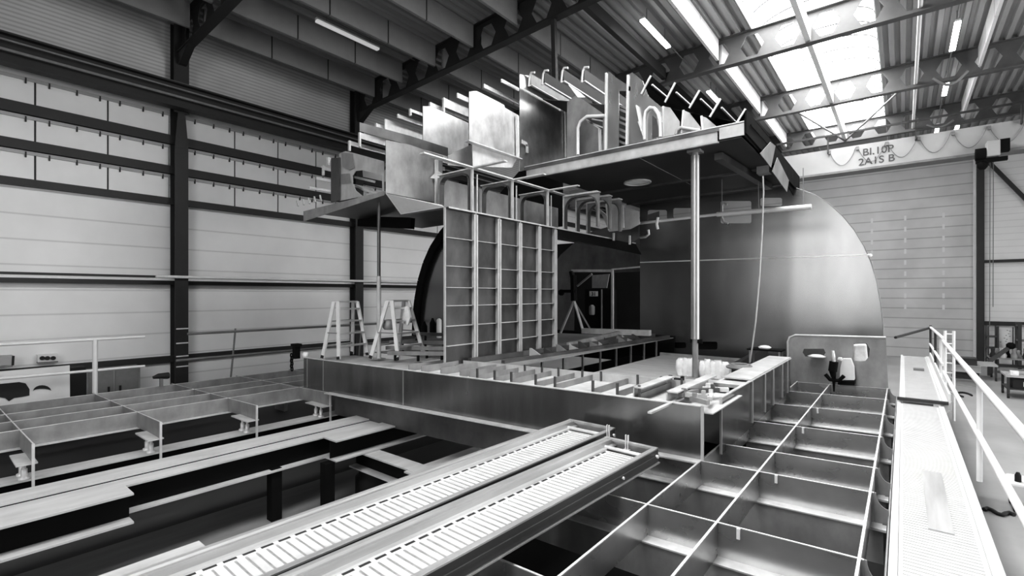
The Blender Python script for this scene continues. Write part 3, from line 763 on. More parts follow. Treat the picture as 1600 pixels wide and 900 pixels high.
# ---- big curved bulkhead
YC = 15.0
arc2 = [(1381, 540), (1380, 510), (1376, 475), (1370, 440), (1361, 410), (1350, 385), (1335, 360), (1317, 338), (1296, 319), (1272, 304), (1250, 296), (1236, 291)]
outer = [(1000, 560), (1383, 580)] + arc2 + [(1225, 255), (1000, 285)]
def rr(u0, v0, u1, v1): return [(u0, v0 + 2), (u0 + 2, v0), (u1 - 2, v0), (u1, v0 + 2), (u1, v1 - 2), (u1 - 2, v1), (u0 + 2, v1), (u0, v1 - 2)]
holes = [rr(1049, 535, 1072, 544), rr(1086, 534, 1121, 546), rr(1126, 314, 1174, 349), rr(1188, 309, 1222, 322), rr(1052, 325, 1083, 341), rr(1012, 328, 1042, 345)]
t = thing('curved_bulkhead', 'tall dark transverse bulkhead with a curved outer edge behind the round prop', 'bulkhead', (-3, YC, -1.95))
obj('plate', MB().holed(PY(YC, *outer), [PY(YC, *h) for h in holes], (0, .016, 0)), 'bulkhead', t)
obj('edge_flange', MB().tube(PY(YC + .01, *arc2), .014, 8), 'primer', t)
obj('shade_backing', MB().box(-6.4, -.7, YC + .35, YC + .37, -1.95, -.4), 'hollow', t)  # unseen near-black sheet added so the lower slots look dark
obj('weld_line', MB().bar(W(1000, 410, Y=YC - .01), W(1357, 398, Y=YC - .01), .012, .03), 'white', t, 'thin pale line across the plate')
obj('eye', MB().lathe(W(1359, 399, Y=YC - .03), [(.03, -.04), (.06, 0), (.03, .04)], 10), 'alu_white', t)
g = thing('hanging_tube', 'pale tube hung under the upper deck in front of the dark bulkhead', 'tube', (-3.7, 13, 2.0))
obj('pipe', MB().tube([W(998, 349, Y=13), W(1125, 334.5, Y=13)], .04, 10).tube([W(1120, 335, Y=13), W(1268, 323, Y=13)], .06, 10), 'alu_white', g)
obj('clamp', MB().tube([W(1028, 340, Y=12.95), W(1026, 350, Y=12.9), W(1028, 358, Y=12.95)], .04, 8), 'white', g)
for u, vv in ((1128, 312), (1185, 306), (1255, 300)):
    a = W(u, 336 - (u - 1125) * .09, Y=13); obj('hanger', MB().tube([a, (a.x, a.y, 2.95)], .012, 6), 'grey', g)
hk = [W(u, v, Y=14.9) for u, v in ((1136, 320), (1131, 318), (1128, 322), (1128, 340), (1131, 347), (1138, 349))]
tag(obj('bent_hook_pipe', MB().tube(hk, .035, 8), 'primer_light'), 'bent pale pipe hooked in the upper cutout of the dark bulkhead', 'pipe')
hk = [W(u, v, Y=13.6) for u, v in ((1013, 359), (1014, 366), (1009, 370), (1000, 371))]
tag(obj('pipe_elbow', MB().tube(hk, .04, 8), 'alu'), 'short bent pipe end at the left edge of the dark bulkhead', 'pipe')
# hanging cable
cb = [W(u, v, Y=11.0) for u, v in ((1192, 275), (1193, 300), (1191, 360), (1187, 430), (1181, 500), (1175, 545), (1172, 566))]
tag(obj('hanging_cable', MB().tube(cb, .016, 8), 'primer_light'), 'pale cable hanging from the upper deck edge to the hose coil', 'cable')

# ---- left rounded bulkhead
YL = 11.9
rim = [(700, 356), (690, 368), (676, 390), (666, 413), (658, 440), (653, 468), (650, 495), (649, 525)]
t = thing('rounded_bulkhead', 'dark bulkhead with a curved thick rim left of the ribbed wall', 'bulkhead', (-13, YL, -1.9))
obj('plate', MB().prism(PY(YL, (649, 540), (760, 540), (800, 340), *rim), (0, .016, 0)), 'bulkhead', t)
rp = PY(YL - .12, *rim)
mb = MB()
for a, c in zip(rp[:-1], rp[1:]): mb.bar(a, c, .30, .10, (0, 1, 0))
obj('rim_flange', mb, 'black', t, 'thick dark rim')
p = W(685, 522, Y=11.0)
for k, (u, v) in enumerate(((676, 520), (684, 518), (663, 522))):
    p = W(u, v, Y=10.8)
    o = obj('gas_bottle', MB().lathe((p.x, p.y, -1.32), [(.09, 0), (.1, .03), (.1, .4 - .06 * k), (.05, .5 - .06 * k), (.03, .56 - .06 * k)], 12), 'black')
    tag(o, 'dark bottle on the deck before the rounded bulkhead, ' + ('middle', 'rightmost', 'leftmost')[k] + ' of three', 'bottle', 'dark bottles by the rounded bulkhead')
o = obj('white_canister', MB().lathe((W(686, 518, Y=10.2).x, 10.2, -1.32), [(.07, 0), (.08, .02), (.08, .55), (.03, .6)], 12), 'white')
tag(o, 'white canister beside the dark bottles at the ribbed wall', 'canister')

# ---- rear bulkhead with doorway
YR = 17.0
t = thing('rear_bulkhead', 'dark rear bulkhead with a framed doorway seen behind the ribbed wall', 'bulkhead', (-9.5, YR, -1.9))
outer = [(815, 545), (1030, 545), (1030, 330), (915, 365), (893, 383), (876, 398), (866, 412), (850, 440), (830, 480)]
door = [(897, 524), (897, 426), (955, 426), (957, 524)]
door2 = [(960, 524), (960, 426), (1004, 424), (1004, 524)]
obj('plate', MB().holed(PY(YR, *outer), [PY(YR, *door), PY(YR, *door2)], (0, .016, 0)), 'steel_dark', t)
obj('door_frame', MB().bar(W(893, 423, Y=YR - .03), W(957, 423, Y=YR - .03), .05, .10).bar(W(957, 420, Y=YR - .03), W(957, 525, Y=YR - .03), .08, .08, (0, 1, 0)).bar(W(957, 421, Y=YR - .03), W(1000, 417, Y=YR - .03), .05, .06), 'primer_light', t, 'pale door frame')
obj('inner_wall', MB().box(-13.5, -6, 20.0, 20.05, -1.9, 2.5), 'hollow', t)  # colour kept near-black for the darkness behind the doorway
obj('inner_panel', MB().prism(PY(18.5, (925, 450), (948, 450), (952, 428), (925, 430)), (0, .05, 0)), 'primer', t)
c = PY(18.0, (914, 525), (955, 525), (955, 452), (914, 452))
g = thing('dark_cabinet', 'black cabinet with a small pale sign inside the doorway', 'cabinet', c[0])
obj('body', MB().prism(c, (0, .5, 0)), 'black', g)
obj('sign', MB().prism(PY(17.97, (921, 463), (934, 463), (934, 455), (921, 455)), (0, .02, 0)), 'alu_white', g, 'small pale sign')
text('31', W(927.5, 462, Y=17.955), .22, g, 'rubber')
obj('canister', MB().lathe(W(925, 492, Y=17.8), [(.1, 0), (.12, .05), (.12, .35), (.05, .42)], 10), 'grey', g)
obj('divider', MB().box(W(940, 500, Y=17.97).x - .02, W(940, 500, Y=17.97).x + .02, 17.95, 18, c[0].z, c[2].z), 'grey', g)
# tripod stand
YT = 13.6
g = thing('pipe_tripod', 'steel tripod work stand with a dark vice head before the doorway', 'tripod', W(900, 522, Y=YT))
hd = W(897, 470, Y=YT)
for u, v, dy in ((876, 520, 0), (912, 520, -.35), (925, 519, .3)):
    obj('leg', MB().bar(hd + Vector((0, 0, 0)), W(u, v, Y=YT + dy), .07, .05), 'primer_light' if u < 920 else 'primer', g)
obj('post', MB().bar(hd, W(896, 430, Y=YT), .2, .12).bar(W(896, 440, Y=YT), W(892, 424, Y=YT), .1, .1), 'black', g)
obj('vice', MB().bar(W(876, 455, Y=YT), W(900, 455, Y=YT), .1, .1).lathe(W(877, 457, Y=YT), [(.05, -.1), (.1, -.05), (.1, .05), (.05, .1)], 10), 'black', g)
obj('strap', MB().bar(W(902, 447, Y=YT), W(925, 428, Y=YT), .06, .05), 'grey', g)

# ---- ribbed lengthwise wall
XW = -6.6
t = thing('ribbed_wall', 'tall lengthwise steel wall with upright ribs and flat shelves', 'steel wall', (XW, 8, -1.35))
y0, y1 = 6.2, 9.85; zb, ztp = -1.34, 1.62
obj('plate', MB().box(XW - .012, XW, y0, y1, zb, ztp), 'steel', t)
for y in (6.93, 7.64, 8.35, 9.07, 9.73):
    mb = MB().box(XW, XW + .11, y - .007, y + .007, zb, ztp - .02).box(XW + .098, XW + .11, y - .055, y + .055, zb, ztp - .05)
    obj('upright_rib', mb, 'primer_light', t, 'pale upright rib')
obj('front_edge', MB().box(XW - .02, XW + .03, y0 - .015, y0, zb, ztp), 'primer_light', t)
for z in (1.065, .54, .14, -.2, -.58, -.95):
    obj('flat_shelf', MB().box(XW, XW + .07, y0, y1, z - .006, z + .006), 'primer_light', t)
obj('sill', MB().box(XW - .05, XW + .16, y0 + .2, y1 + 2.2, zb - .04, zb + .02), 'primer', t)
# ---- middle side structure above the wall
t = thing('upper_side_section', 'upper side section of upright plates and hatch frames on the ribbed wall', 'side section', (XW - 1, 8, 1.6))
obj('deck_edge', MB().box(XW - 1.2, XW + .10, 6.2, 14.2, 1.60, 1.625), 'steel_dark', t)
obj('deck_edge_bar', MB().box(XW + .095, XW + .11, 6.2, 14.2, 1.60, 1.63), 'primer_light', t)
obj('edge_skirt', MB().prism([(XW + .1, 9.8, 1.6), (XW + .1, 14.2, 1.6), (XW + .3, 14.2, 1.25), (XW + .2, 9.8, 1.38)], (-.01, 0, 0)), 'black', t)
obj('stringer', MB().box(XW - .06, XW + .06, 5.65, 11.6, 2.49, 2.515), 'steel_edge', t, 'bright lengthwise stringer')
mb = MB().bar((XW, 11.55, 2.5), (XW, 12.35, 2.28), .12, .025).bar((XW, 12.35, 2.28), (XW, 13.0, 1.62), .12, .025)
obj('stringer_knee', mb, 'steel_edge', t)
def webframe(y, xl, xr, z0, z1, rim=.07, top=.06, m='primer', corner=.18):
    n = 6; hole = [(xr - rim, y, z0 + .0001), (xl + rim, y, z0 + .0001)]
    outer = [(xr, y, z0), (xr, y, z1), (xl, y, z1), (xl, y, z0)]
    inn = [(xl + rim, y, z0)] 
    for i in range(n + 1):
        a = PI - i * PI / 2 / n
        inn.append((xl + rim + corner + corner * math.cos(a), y, z1 - top - corner + corner * math.sin(a)))
    for i in range(n + 1):
        a = PI / 2 - i * PI / 2 / n
        inn.append((xr - rim - corner + corner * math.cos(a), y, z1 - top - corner + corner * math.sin(a)))
    inn.append((xr - rim, y, z0))
    mb = MB().holed(outer + inn, [], (0, .012, 0))
    fr = obj('hatch_frame', mb, m, t)
    mb = MB()
    for a, c in zip(inn[:-1], inn[1:]): mb.bar((a[0], a[1] + .0, a[2]), (c[0], c[1] + .0, c[2]), .10, .012, (0, 1, 0)) if False else mb.bar(a, c, .012, .12, (0, 1, 0))
    obj('face_bar', mb, 'steel_dark', fr)
    obj('top_bar', MB().box(xl, xr + .0, y - .06, y + .06, z1 - .01, z1 + .012), 'steel_edge', fr, 'bright top bar')
    return fr
for y, xl in ((6.94, -7.55), (8.2, -7.5), (9.55, -7.45)):
    webframe(y, xl, XW, 1.63, 2.49)
    obj('hatch_post', MB().box(XW - .03, XW + .03, y - .02, y, 1.63, 2.49).box(XW - .012, XW + .012, y + .12, y + .14, 1.63, 2.4), 'steel_edge', t)
    obj('cross_bar', MB().box(XW, XW + .85, y - .05, y + .05, 2.485, 2.51), 'steel_edge', t)
    obj('foot_bracket', MB().prism([(xl + .1, y + .02, 1.63), (xl + .28, y + .02, 1.63), (xl + .1, y + .02, 1.82)], (0, .02, 0)), 'steel_edge', t)
for y in (10.25, 10.85, 11.4):
    webframe(y, XW, XW + 1.0, 1.63, 2.45, .06, .05, 'primer', .28)
    obj('hatch_post', MB().box(XW - .02, XW + .02, y - .03, y, 1.63, 2.45), 'steel_edge', t)
    obj('cross_bar', MB().box(XW, XW + .95, y - .05, y + .05, 2.46, 2.485), 'steel_edge', t)
obj('back_plate', MB().box(-7.62, -7.6, 6.95, 11.5, 1.63, 2.46), 'primer', t)
obj('end_plate', MB().prism(PY(12.1, (945, 316), (998, 330), (1000, 350), (985, 358), (952, 362)), (0, .014, 0)), 'primer_light', t)
obj('end_rib', MB().bar(W(973, 322, Y=12.05), W(974, 356, Y=12.05), .05, .05).bar(W(947, 318, Y=12.05), W(951, 360, Y=12.05), .03, .03), 'steel_edge', t)
obj('end_strip', MB().prism(PY(12.6, (952, 362), (998, 352), (998, 372), (986, 380), (953, 373)), (0, .014, 0)), 'steel_dark', t)
for u, v0, v1 in ((959, 364, 376), (984, 368, 382)): obj('end_lug', MB().bar(W(u, v0, Y=12.5), W(u, v1, Y=12.5), .07, .04), 'steel_edge', t)
# plates standing on the section
def xq(x, name, m, *uv, th=.014, label=None, parent=None):
    return obj(name, MB().prism(PX(x, *uv), (-th, 0, 0)), m, parent or t, label)
xq(-7.95, 'side_plate', 'primer', (603, 303), (603, 219), (640, 226), (692, 244), (690, 323), (684, 320), label='mottled grey upright plate')
obj('plate_post', MB().bar(W(682, 250, X=-7.9), W(682, 319, X=-7.9), .07, .05), 'steel_edge', t)
obj('plate_star', MB().prism(PX(-7.88, (683, 266), (692, 272), (684, 280), (681, 288), (679, 279), (672, 278), (680, 270), (681, 262)), (.004, 0, 0)), 'steel_edge', t)
xq(-7.96, 'upper_strip', 'steel_dark', (562, 205), (562, 191), (640, 212), (700, 231), (700, 244), (640, 227), label='dark lengthwise strip')
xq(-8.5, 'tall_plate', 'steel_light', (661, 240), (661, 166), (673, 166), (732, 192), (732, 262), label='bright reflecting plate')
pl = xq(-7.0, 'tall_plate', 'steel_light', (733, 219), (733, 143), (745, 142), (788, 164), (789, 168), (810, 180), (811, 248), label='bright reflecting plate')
obj('foot_flange', MB().bar(W(729, 220, X=-6.95), W(813, 249, X=-6.95), .13, .02), 'steel_edge', t)
obj('plate_post', MB().bar(W(808, 181, X=-6.95), W(809, 247, X=-6.95), .06, .06), 'steel_edge', t)
xq(-7.0, 'lower_plate', 'primer_light', (738, 224), (808, 247), (800, 262), (739, 260))
xq(-7.3, 'mid_plate', 'primer', (700, 243), (738, 225), (738, 262), (700, 258))
# left platform
obj('platform_deck', MB().prism([(-11.1, 5.9, 1.98), (-7.95, 5.9, 2.0), (-7.95, 9.5, 2.0), (-11.1, 9.5, 1.98)], (0, 0, .02)), 'steel_dark', t)
obj('platform_fascia', MB().prism([(-11.15, 5.88, 1.76), (-8.0, 5.88, 1.98), (-7.95, 5.88, 2.06), (-11.15, 5.88, 2.0)], (0, .014, 0)), 'primer', t, 'grey tapering fascia')
A_, B_, C_ = W(603, 303, X=-7.95), Vector((-6.62, 6.2, 1.63)), W(626, 335, Z=1.64)
obj('sloping_plate', MB().prism([A_, W(690, 321, X=-7.0), B_, C_], (0, 0, .012)), 'alu_white', t, 'pale sloping plate')  # pale tone puts reflected light on this downward face into the colour
obj('under_box', MB().bar(W(562, 346, Y=7.4), W(645, 349, Y=7.4), .12, .26), 'black', t, 'dark box under the platform')
obj('under_plate', MB().prism([(-8.0, 6.25, 1.63), (-6.62, 6.22, 1.6), (-6.62, 9.8, 1.6), (-8.0, 9.8, 1.63)], (0, 0, -.015)), 'steel_dark', t)
# web post and holed web on the platform
YW = 6.1
obj('web_post', MB().prism(PY(YW, (517, 316), (517, 247), (530, 246), (530, 313)), (0, .03, 0)), 'steel_dark', t)
o1 = [(530, 314), (530, 240), (540, 236), (553, 239), (600, 252), (600, 262), (600, 300)]
h1 = [(551, 275), (556, 267), (566, 266), (597, 274), (597, 300), (566, 306), (556, 298), (551, 288)]
obj('holed_web', MB().holed(PY(YW + .05, *o1), [PY(YW + .05, *h1)], (0, .014, 0)), 'primer_light', t, 'web plate with a large rounded hole')
obj('web_patch', MB().prism(PY(YW + .03, (533, 238), (551, 240), (554, 262), (546, 266), (535, 260)), (0, .01, 0)).prism(PY(YW + .03, (533, 272), (546, 271), (548, 286), (533, 287)), (0, .01, 0)), 'primer', t)
for u0, v0, u1, v1 in ((555, 277, 585, 284), (556, 290, 575, 300), (570, 296, 590, 304)):
    obj('web_scrap', MB().bar(W(u0, v0, Y=6.5), W(u1, v1, Y=6.6), .06, .05), 'steel_edge', t)
for k in range(5):
    u = 466 + k * 9; p = W(u, 322 - k * 2, Y=5.95)
    obj('edge_lug', MB().bar(p, p + Vector((-.06, 0, .14)), .03, .03), 'steel_edge', t)
# bright lengthwise bars of the far side
def ybar(u, v, x, L, m='steel_edge', w=.03, h=.09, hook=True, name='side_stringer'):
    p = W(u, v, X=x)
    mb = MB().box(p.x - w/2, p.x + w/2, p.y, p.y + L, p.z - h, p.z)
    if hook: mb.box(p.x - w, p.x + w, p.y - .02, p.y + .02, p.z - h * 2.4, p.z)
    return obj(name, mb, m, t)
for u, v, x, L, h, hk in ((505, 259, -11.0, .8, .1, True), (494, 276, -11.0, 1.6, .07, False), (483, 291, -11.1, 2.0, .06, False), (513, 246, -10.8, 1.0, .08, True),
        (546, 220, -10.0, 3.0, .10, True), (562, 207, -9.8, 3.0, .14, True), (588, 193, -9.6, 3.0, .1, True), (601, 186, -9.5, 3.5, .24, False), (621, 178, -9.3, 3.5, .09, False),
        (641, 170, -9.1, 3.5, .07, True), (672, 160, -8.9, 3.0, .09, True), (693, 153, -8.75, 3.2, .22, True), (714, 145, -8.6, 3.2, .12, False), (756, 131, -8.2, 3.6, .10, False), (783, 123, -7.95, 3.6, .09, False)):
    ybar(u, v, x, L, h=h, hook=hk)
obj('rear_web', MB().prism([(-11.4, 11.9, 2.0), (-7.7, 11.9, 2.0), (-7.7, 11.9, 4.9), (-8.6, 11.9, 4.4), (-9.8, 11.9, 3.5), (-11.2, 11.9, 2.5)], (0, .014, 0)), 'hollow', t)

# ================================================================== UPPER DECK
t = thing('upper_deck_section', 'raised upper deck section with dark underside, carrying slanted stiffeners and upright plates', 'deck section', (-4.6, 12, 2.95))
YF = 9.75
ZU = 2.95
def rnd_hole(cx, cy, r, z, n=24): return [(cx + r * math.cos(2 * PI * i / n), cy + r * math.sin(2 * PI * i / n), z) for i in range(n)]
c1, c2 = W(996, 284, Z=ZU), W(1146, 307, Z=ZU)
outer = [(-6.95, YF, ZU), (-2.35, YF, ZU), (-2.35, 15.6, ZU), (-6.95, 15.6, ZU)]
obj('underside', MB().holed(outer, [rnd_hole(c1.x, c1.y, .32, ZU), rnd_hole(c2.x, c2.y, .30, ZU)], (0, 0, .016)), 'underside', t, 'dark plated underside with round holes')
for c, r in ((c1, .33), (c2, .31)):
    mb = MB(); ring = rnd_hole(c.x, c.y, r, ZU - .02)
    mb.tube(ring + ring[:1], .025, 6)
    obj('hole_rim', mb, 'primer_light', t, 'pale rim')
    obj('lit_hole_disc', MB().lathe((c.x, c.y, ZU + .004), [(r - .02, 0), (r - .02, .010)], 24), 'baffle_white', t, 'pale disc for the lit hole')  # white disc stands in for light seen through the opening
obj('seam', MB().box(-4.42, -4.40, YF, 13.2, ZU - .006, ZU), 'primer', t)
obj('cross_seam', MB().box(-6.9, -2.4, 12.4, 12.5, ZU - .05, ZU).box(-6.9, -2.4, 14.4, 14.5, ZU - .05, ZU), 'steel', t)
# fascia: two lengths, plus dark upper lip
f1 = PY(YF, (822, 279), (1125, 226), (1125, 210), (822, 263))
obj('fascia', MB().prism([(-7.4, YF, ZU - .02), (-2.78, YF, ZU - .02), (-2.78, YF, ZU + .2), (-7.4, YF, ZU + .2)], (0, .016, 0)).box(-7.4, -2.75, YF - .07, YF, ZU - .03, ZU - .01), 'primer_light', t, 'pale front fascia')
obj('fascia_end', MB().box(-2.74, -2.3, YF - .03, YF, ZU + .03, ZU + .25), 'primer_light', t)
obj('deck_lip', MB().box(-7.45, -2.3, YF - .02, YF + .2, ZU + .2, ZU + .28), 'steel_dark', t)
obj('deck_lip_edge', MB().box(-7.45, -2.3, YF - .03, YF - .0, ZU + .275, ZU + .295), 'steel_edge', t)
obj('side_skirt', MB().prism([(-2.3, YF, ZU + .34), (-2.3, 15.6, ZU + .3), (-2.3, 15.6, ZU - .35), (-2.3, 13.4, ZU - .02), (-2.3, YF, ZU + .02)], (-.016, 0, 0)), 'black', t, 'dark side skirt')
obj('side_rail', MB().bar((-2.28, YF, ZU + .28), (-2.25, 15.5, ZU + .12), .03, .44), 'black', t)
obj('side_bracket', MB().prism(PX(-2.24, (1187, 240), (1203, 222), (1211, 228), (1204, 262)), (.012, 0, 0)).prism(PX(-2.24, (1206, 268), (1214, 246), (1232, 282), (1229, 300)), (.012, 0, 0)), 'primer', t)
obj('under_channel', MB().bar((-2.95, 10.4, ZU - .1), (-2.75, 14.2, ZU - .1), .16, .14), 'steel', t)
obj('under_lug', MB().box(-2.62, -2.36, 12.2, 12.5, ZU - .16, ZU), 'primer', t)
# slanted stiffeners along the sloping edge (front ends measured on the front plane)
for k, (a, c, L) in enumerate((((1017, 118), (1002, 147), 1.9), ((1055, 129), (1039, 160), 1.9), ((1093, 141), (1077, 169), 2.0), ((1126, 154), (1109, 183), 2.6), ((1165, 170), (1150, 194), 3.5))):
    p, q = W(*a, Y=YF + .02), W(*c, Y=YF + .02)
    mb = MB().prism([p, q, q + Vector((0, L, 0)), p + Vector((0, L, 0))], (p - q).cross(Vector((0, 1, 0))).normalized() * .014)
    s_ = obj('slanted_stiffener', mb, 'black', t)
    obj('front_edge', MB().bar(p, q, .035, .03, (0, 1, 0)), 'alu_white', s_, 'bright front edge')
    d = (q - p); r_ = p + d * .95 + Vector((.02, 0, 0))
    if k < 4: obj('inner_flange', MB().bar(p + d * .55 + Vector((.1, .1, .03)), p + d * .55 + Vector((.1, L, .03)), .03, .03), 'steel_edge', s_)
obj('slanted_shell', MB().prism([(-2.25, YF + .3, ZU + .3), (-4.5, YF + .3, 4.25), (-4.5, 15.5, 4.25), (-2.25, 15.5, ZU + .3)], (0, 0, -.02)), 'black', t)
for k, u in enumerate((1036, 1064, 1096)):
    y = YF + .15
    pts = [((1036, 214), (1036, 166), (1047, 168), (1062, 190), (1062, 209)), ((1065, 208), (1068, 172), (1077, 176), (1095, 199), (1094, 203)), ((1098, 203), (1096, 181), (1104, 184), (1119, 197), (1119, 199))][k]
    obj('web_gusset', MB().prism(PY(y, *pts), (0, .014, 0)), 'primer_light', t, 'pale triangular gusset')
    obj('gusset_edge', MB().bar(W(pts[0][0], pts[0][1], Y=y - .01), W(pts[1][0], pts[1][1], Y=y - .01), .03, .04), 'alu_white', t)
obj('pipe_knee', MB().tube(PY(YF + .1, (1056, 210), (1058, 203), (1064, 199), (1085, 203), (1094, 204)), .035, 8), 'primer_light', t)
# tall plate at the left end and its neighbours
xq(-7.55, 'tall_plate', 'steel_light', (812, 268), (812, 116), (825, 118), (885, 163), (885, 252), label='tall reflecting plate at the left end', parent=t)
obj('plate_post', MB().bar(W(884, 164, X=-7.5), W(885, 246, X=-7.5), .09, .05), 'alu_white', t)
obj('plate_mark', MB().bar(W(815, 221, X=-7.5), W(824, 226, X=-7.5), .01, .1).bar(W(823, 226, X=-7.5), W(824, 239, X=-7.5), .1, .01), 'alu_white', t)
YP = YF + .12
obj('hatch_plate', MB().holed(PY(YP, (886, 249), (886, 160), (900, 148), (946, 180), (946, 237)), [PY(YP, (905, 243), (904, 200), (908, 190), (918, 183), (942, 183), (942, 235))], (0, .014, 0)), 'primer', t, 'grey plate with hatch opening')
obj('hatch_rim', MB().tube(PY(YP - .02, (903, 242), (903, 200), (907, 190), (917, 182), (946, 181)), .04, 8), 'alu_white', t, 'bright hatch rim')
obj('hatch_back', MB().prism(PY(YP + .5, (900, 246), (909, 190), (918, 186), (939, 204), (944, 238)), (0, .014, 0)), 'primer', t)
obj('hatch_post', MB().bar(W(937, 202, Y=YP + .4), W(938, 236, Y=YP + .4), .07, .05), 'alu_white', t)
for u0, v0, u1, v1 in ((918, 190, 944, 200), (925, 186, 946, 190), (915, 186, 938, 202)):
    obj('hatch_strut', MB().bar(W(u0, v0, Y=YP + .3), W(u1, v1, Y=YP + .3), .03, .03), 'steel_edge', t)
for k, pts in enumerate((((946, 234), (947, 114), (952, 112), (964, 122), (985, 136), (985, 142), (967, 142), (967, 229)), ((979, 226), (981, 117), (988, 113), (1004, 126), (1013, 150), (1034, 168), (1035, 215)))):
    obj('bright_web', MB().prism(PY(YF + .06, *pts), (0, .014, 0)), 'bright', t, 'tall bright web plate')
    obj('web_edge', MB().bar(W(*pts[0], Y=YF + .04), W(*pts[1], Y=YF + .04), .03, .04), 'alu_white', t)
for v in (166, 172, 184, 192, 203, 213, 222):
    obj('rung', MB().bar(W(966, v - 2, Y=YF + .3), W(980, v + 4, Y=YF + .3), .03, .05), 'primer', t)
arch = [(1007, 218), (1007, 185), (1009, 174), (1015, 168), (1022, 169), (1028, 178), (1031, 190), (1032, 214)]
obj('arch_rim', MB().tube(PY(YF + .02, *arch), .035, 8), 'alu_white', t, 'bright arched rim')
obj('arch_slot', MB().prism(PY(YF + .045, (1019, 216), (1019, 180), (1026, 186), (1029, 200), (1029, 213)), (0, .01, 0)), 'steel_dark', t)
obj('web_strut', MB().bar(W(998, 190, Y=YF + .02), W(1008, 218, Y=YF + .02), .05, .03).bar(W(995, 165, Y=YF + .02), W(1003, 205, Y=YF + .02), .09, .02), 'alu_white', t)
# hooked stiffeners along the top
for k, (u, v, x) in enumerate(((829, 114, -7.35), (850, 111, -6.95), (880, 107, -6.35), (912, 106, -5.7))):
    p = W(u, v, Y=10.0)
    L = 2.4
    mb = MB().box(p.x - .012, p.x + .012, p.y, p.y + L, p.z - .30, p.z - .02)
    s_ = obj('hooked_stiffener', mb, 'stiff_dark' if k else 'primer', t)
    pts = [(p.x - .05, p.y - .01, p.z - .34), (p.x - .02, p.y - .01, p.z - .08), (p.x + .03, p.y - .01, p.z), (p.x + .14, p.y - .01, p.z - .03)]
    obj('hooked_end', MB().tube(pts, .028, 8), 'alu_white', s_, 'bright hooked end')
    obj('lower_edge', MB().box(p.x - .02, p.x + .04, p.y, p.y + L, p.z - .33, p.z - .30), 'steel_edge', s_)
obj('top_shell', MB().prism([(-7.5, 10.6, 5.25), (-4.6, 10.6, 4.3), (-4.6, 14.5, 4.3), (-7.5, 14.5, 5.25)], (0, 0, -.02)), 'steel_dark', t)
xq(-5.6, 'bright_patch', 'steel_edge', (888, 132), (905, 143), (915, 152), (903, 152), parent=t)

# ---- props
g = thing('round_prop', 'thick pale round prop holding up the upper deck', 'prop', (-3.3, 10.05, -1.3))
px, py = -3.3, 10.05
obj('tube', MB().tube([(px, py, -.9), (px, py, 2.84)], .085, 20), 'prop', g)
obj('sleeve', MB().tube([(px, py, -1.69), (px, py, -.88)], .06, 14), 'primer', g, 'thinner grey lower sleeve')
obj('pin', MB().box(px - .1, px + .14, py - .03, py + .03, -.98, -.90), 'black', g)
obj('head_plate', MB().tube([(px, py, 2.84), (px, py, 2.90)], .06, 14).box(px - .13, px + .13, py - .13, py + .13, 2.90, 2.945), 'primer', g)
obj('foot_plate', MB().box(px - .14, px + .14, py - .14, py + .14, -1.70, -1.685), 'primer', g)
a = W(592, 330, Y=6.25)
g = thing('slim_prop', 'slim dark prop under the left platform beside the ladders', 'prop', (a.x, 6.25, -1.35))
obj('tube', MB().tube([(a.x, 6.25, -1.35), (a.x, 6.25, .4)], .045, 12), 'primer_light', g)
obj('inner_tube', MB().tube([(a.x, 6.25, .4), (a.x, 6.25, 1.97)], .036, 12), 'steel_dark', g)
obj('foot_plate', MB().box(a.x - .1, a.x + .1, 6.15, 6.35, -1.36, -1.345), 'primer', g)

# ---- step ladders
def ladder(label, cx, cy, rot, H, wb, wt, sp, nr=4):
    z0 = zd(cx) - .015
    g = thing('step_ladder', label, 'step ladder', (cx, cy, z0), 'aluminium step ladders on the deck')
    R = Matrix.Rotation(rot, 4, 'Z'); base = Vector((cx, cy, z0))
    def T(x, y, z): return base + R @ Vector((x, y, z))
    for side in (1, -1):                    # climbing side faces +x
        for e in (-1, 1):
            p, q = T(side * sp, e * wb / 2, 0), T(side * .06, e * wt / 2, H)
            s_ = obj('stile', MB().bar(p, q, .088, .035, R @ Vector((0, 1, 0))), 'alu_white', g)
            obj('rubber_foot', MB().bar(p, p + (q - p) * .05, .085, .045, R @ Vector((0, 1, 0))), 'rubber', s_)
        for k in range(1, nr + 1):
            f = k / (nr + .6)
            x = side * (sp + (.06 - sp) * f); w = wb + (wt - wb) * f; dz = H * f
            if side == 1 or k in (1, 3):
                obj('step', MB().bar(T(x, -w / 2, dz), T(x, w / 2, dz), .09 if side == 1 else .04, .035), 'alu' if side == 1 else 'primer_light', g)
    obj('top_platform', MB().bar(T(0, -wt / 2, H), T(0, wt / 2, H), .16, .035), 'alu', g)
    for e in (-1, 1):
        obj('spreader', MB().bar(T(sp * .55, e * wb * .45, H * .45), T(-sp * .55, e * wb * .45, H * .45), .02, .02), 'grey', g)
    return g
ladder('aluminium step ladder on the deck before the dark column, left of the pair', -9.62, 6.05, math.radians(12), 1.22, .86, .56, .24)
ladder('aluminium step ladder on the deck beside the ribbed wall, right of the pair', -8.55, 6.65, math.radians(14), 1.22, .92, .56, .36)
p = W(617, 488, Y=6.6)
o = obj('ladder_rag', MB().prism(PY(6.72, (630, 480), (637, 478), (641, 496), (637, 508), (628, 505)), (0, .04, 0)), 'white_bag')
tag(o, 'white rag hanging on the right step ladder', 'rag')
tag(obj('tool_bag', MB().lathe(W(608, 515, Y=6.5), [(.1, 0), (.14, .05), (.13, .18), (.05, .22)], 12), 'primer'), 'grey tool bag hanging inside the right step ladder', 'bag')
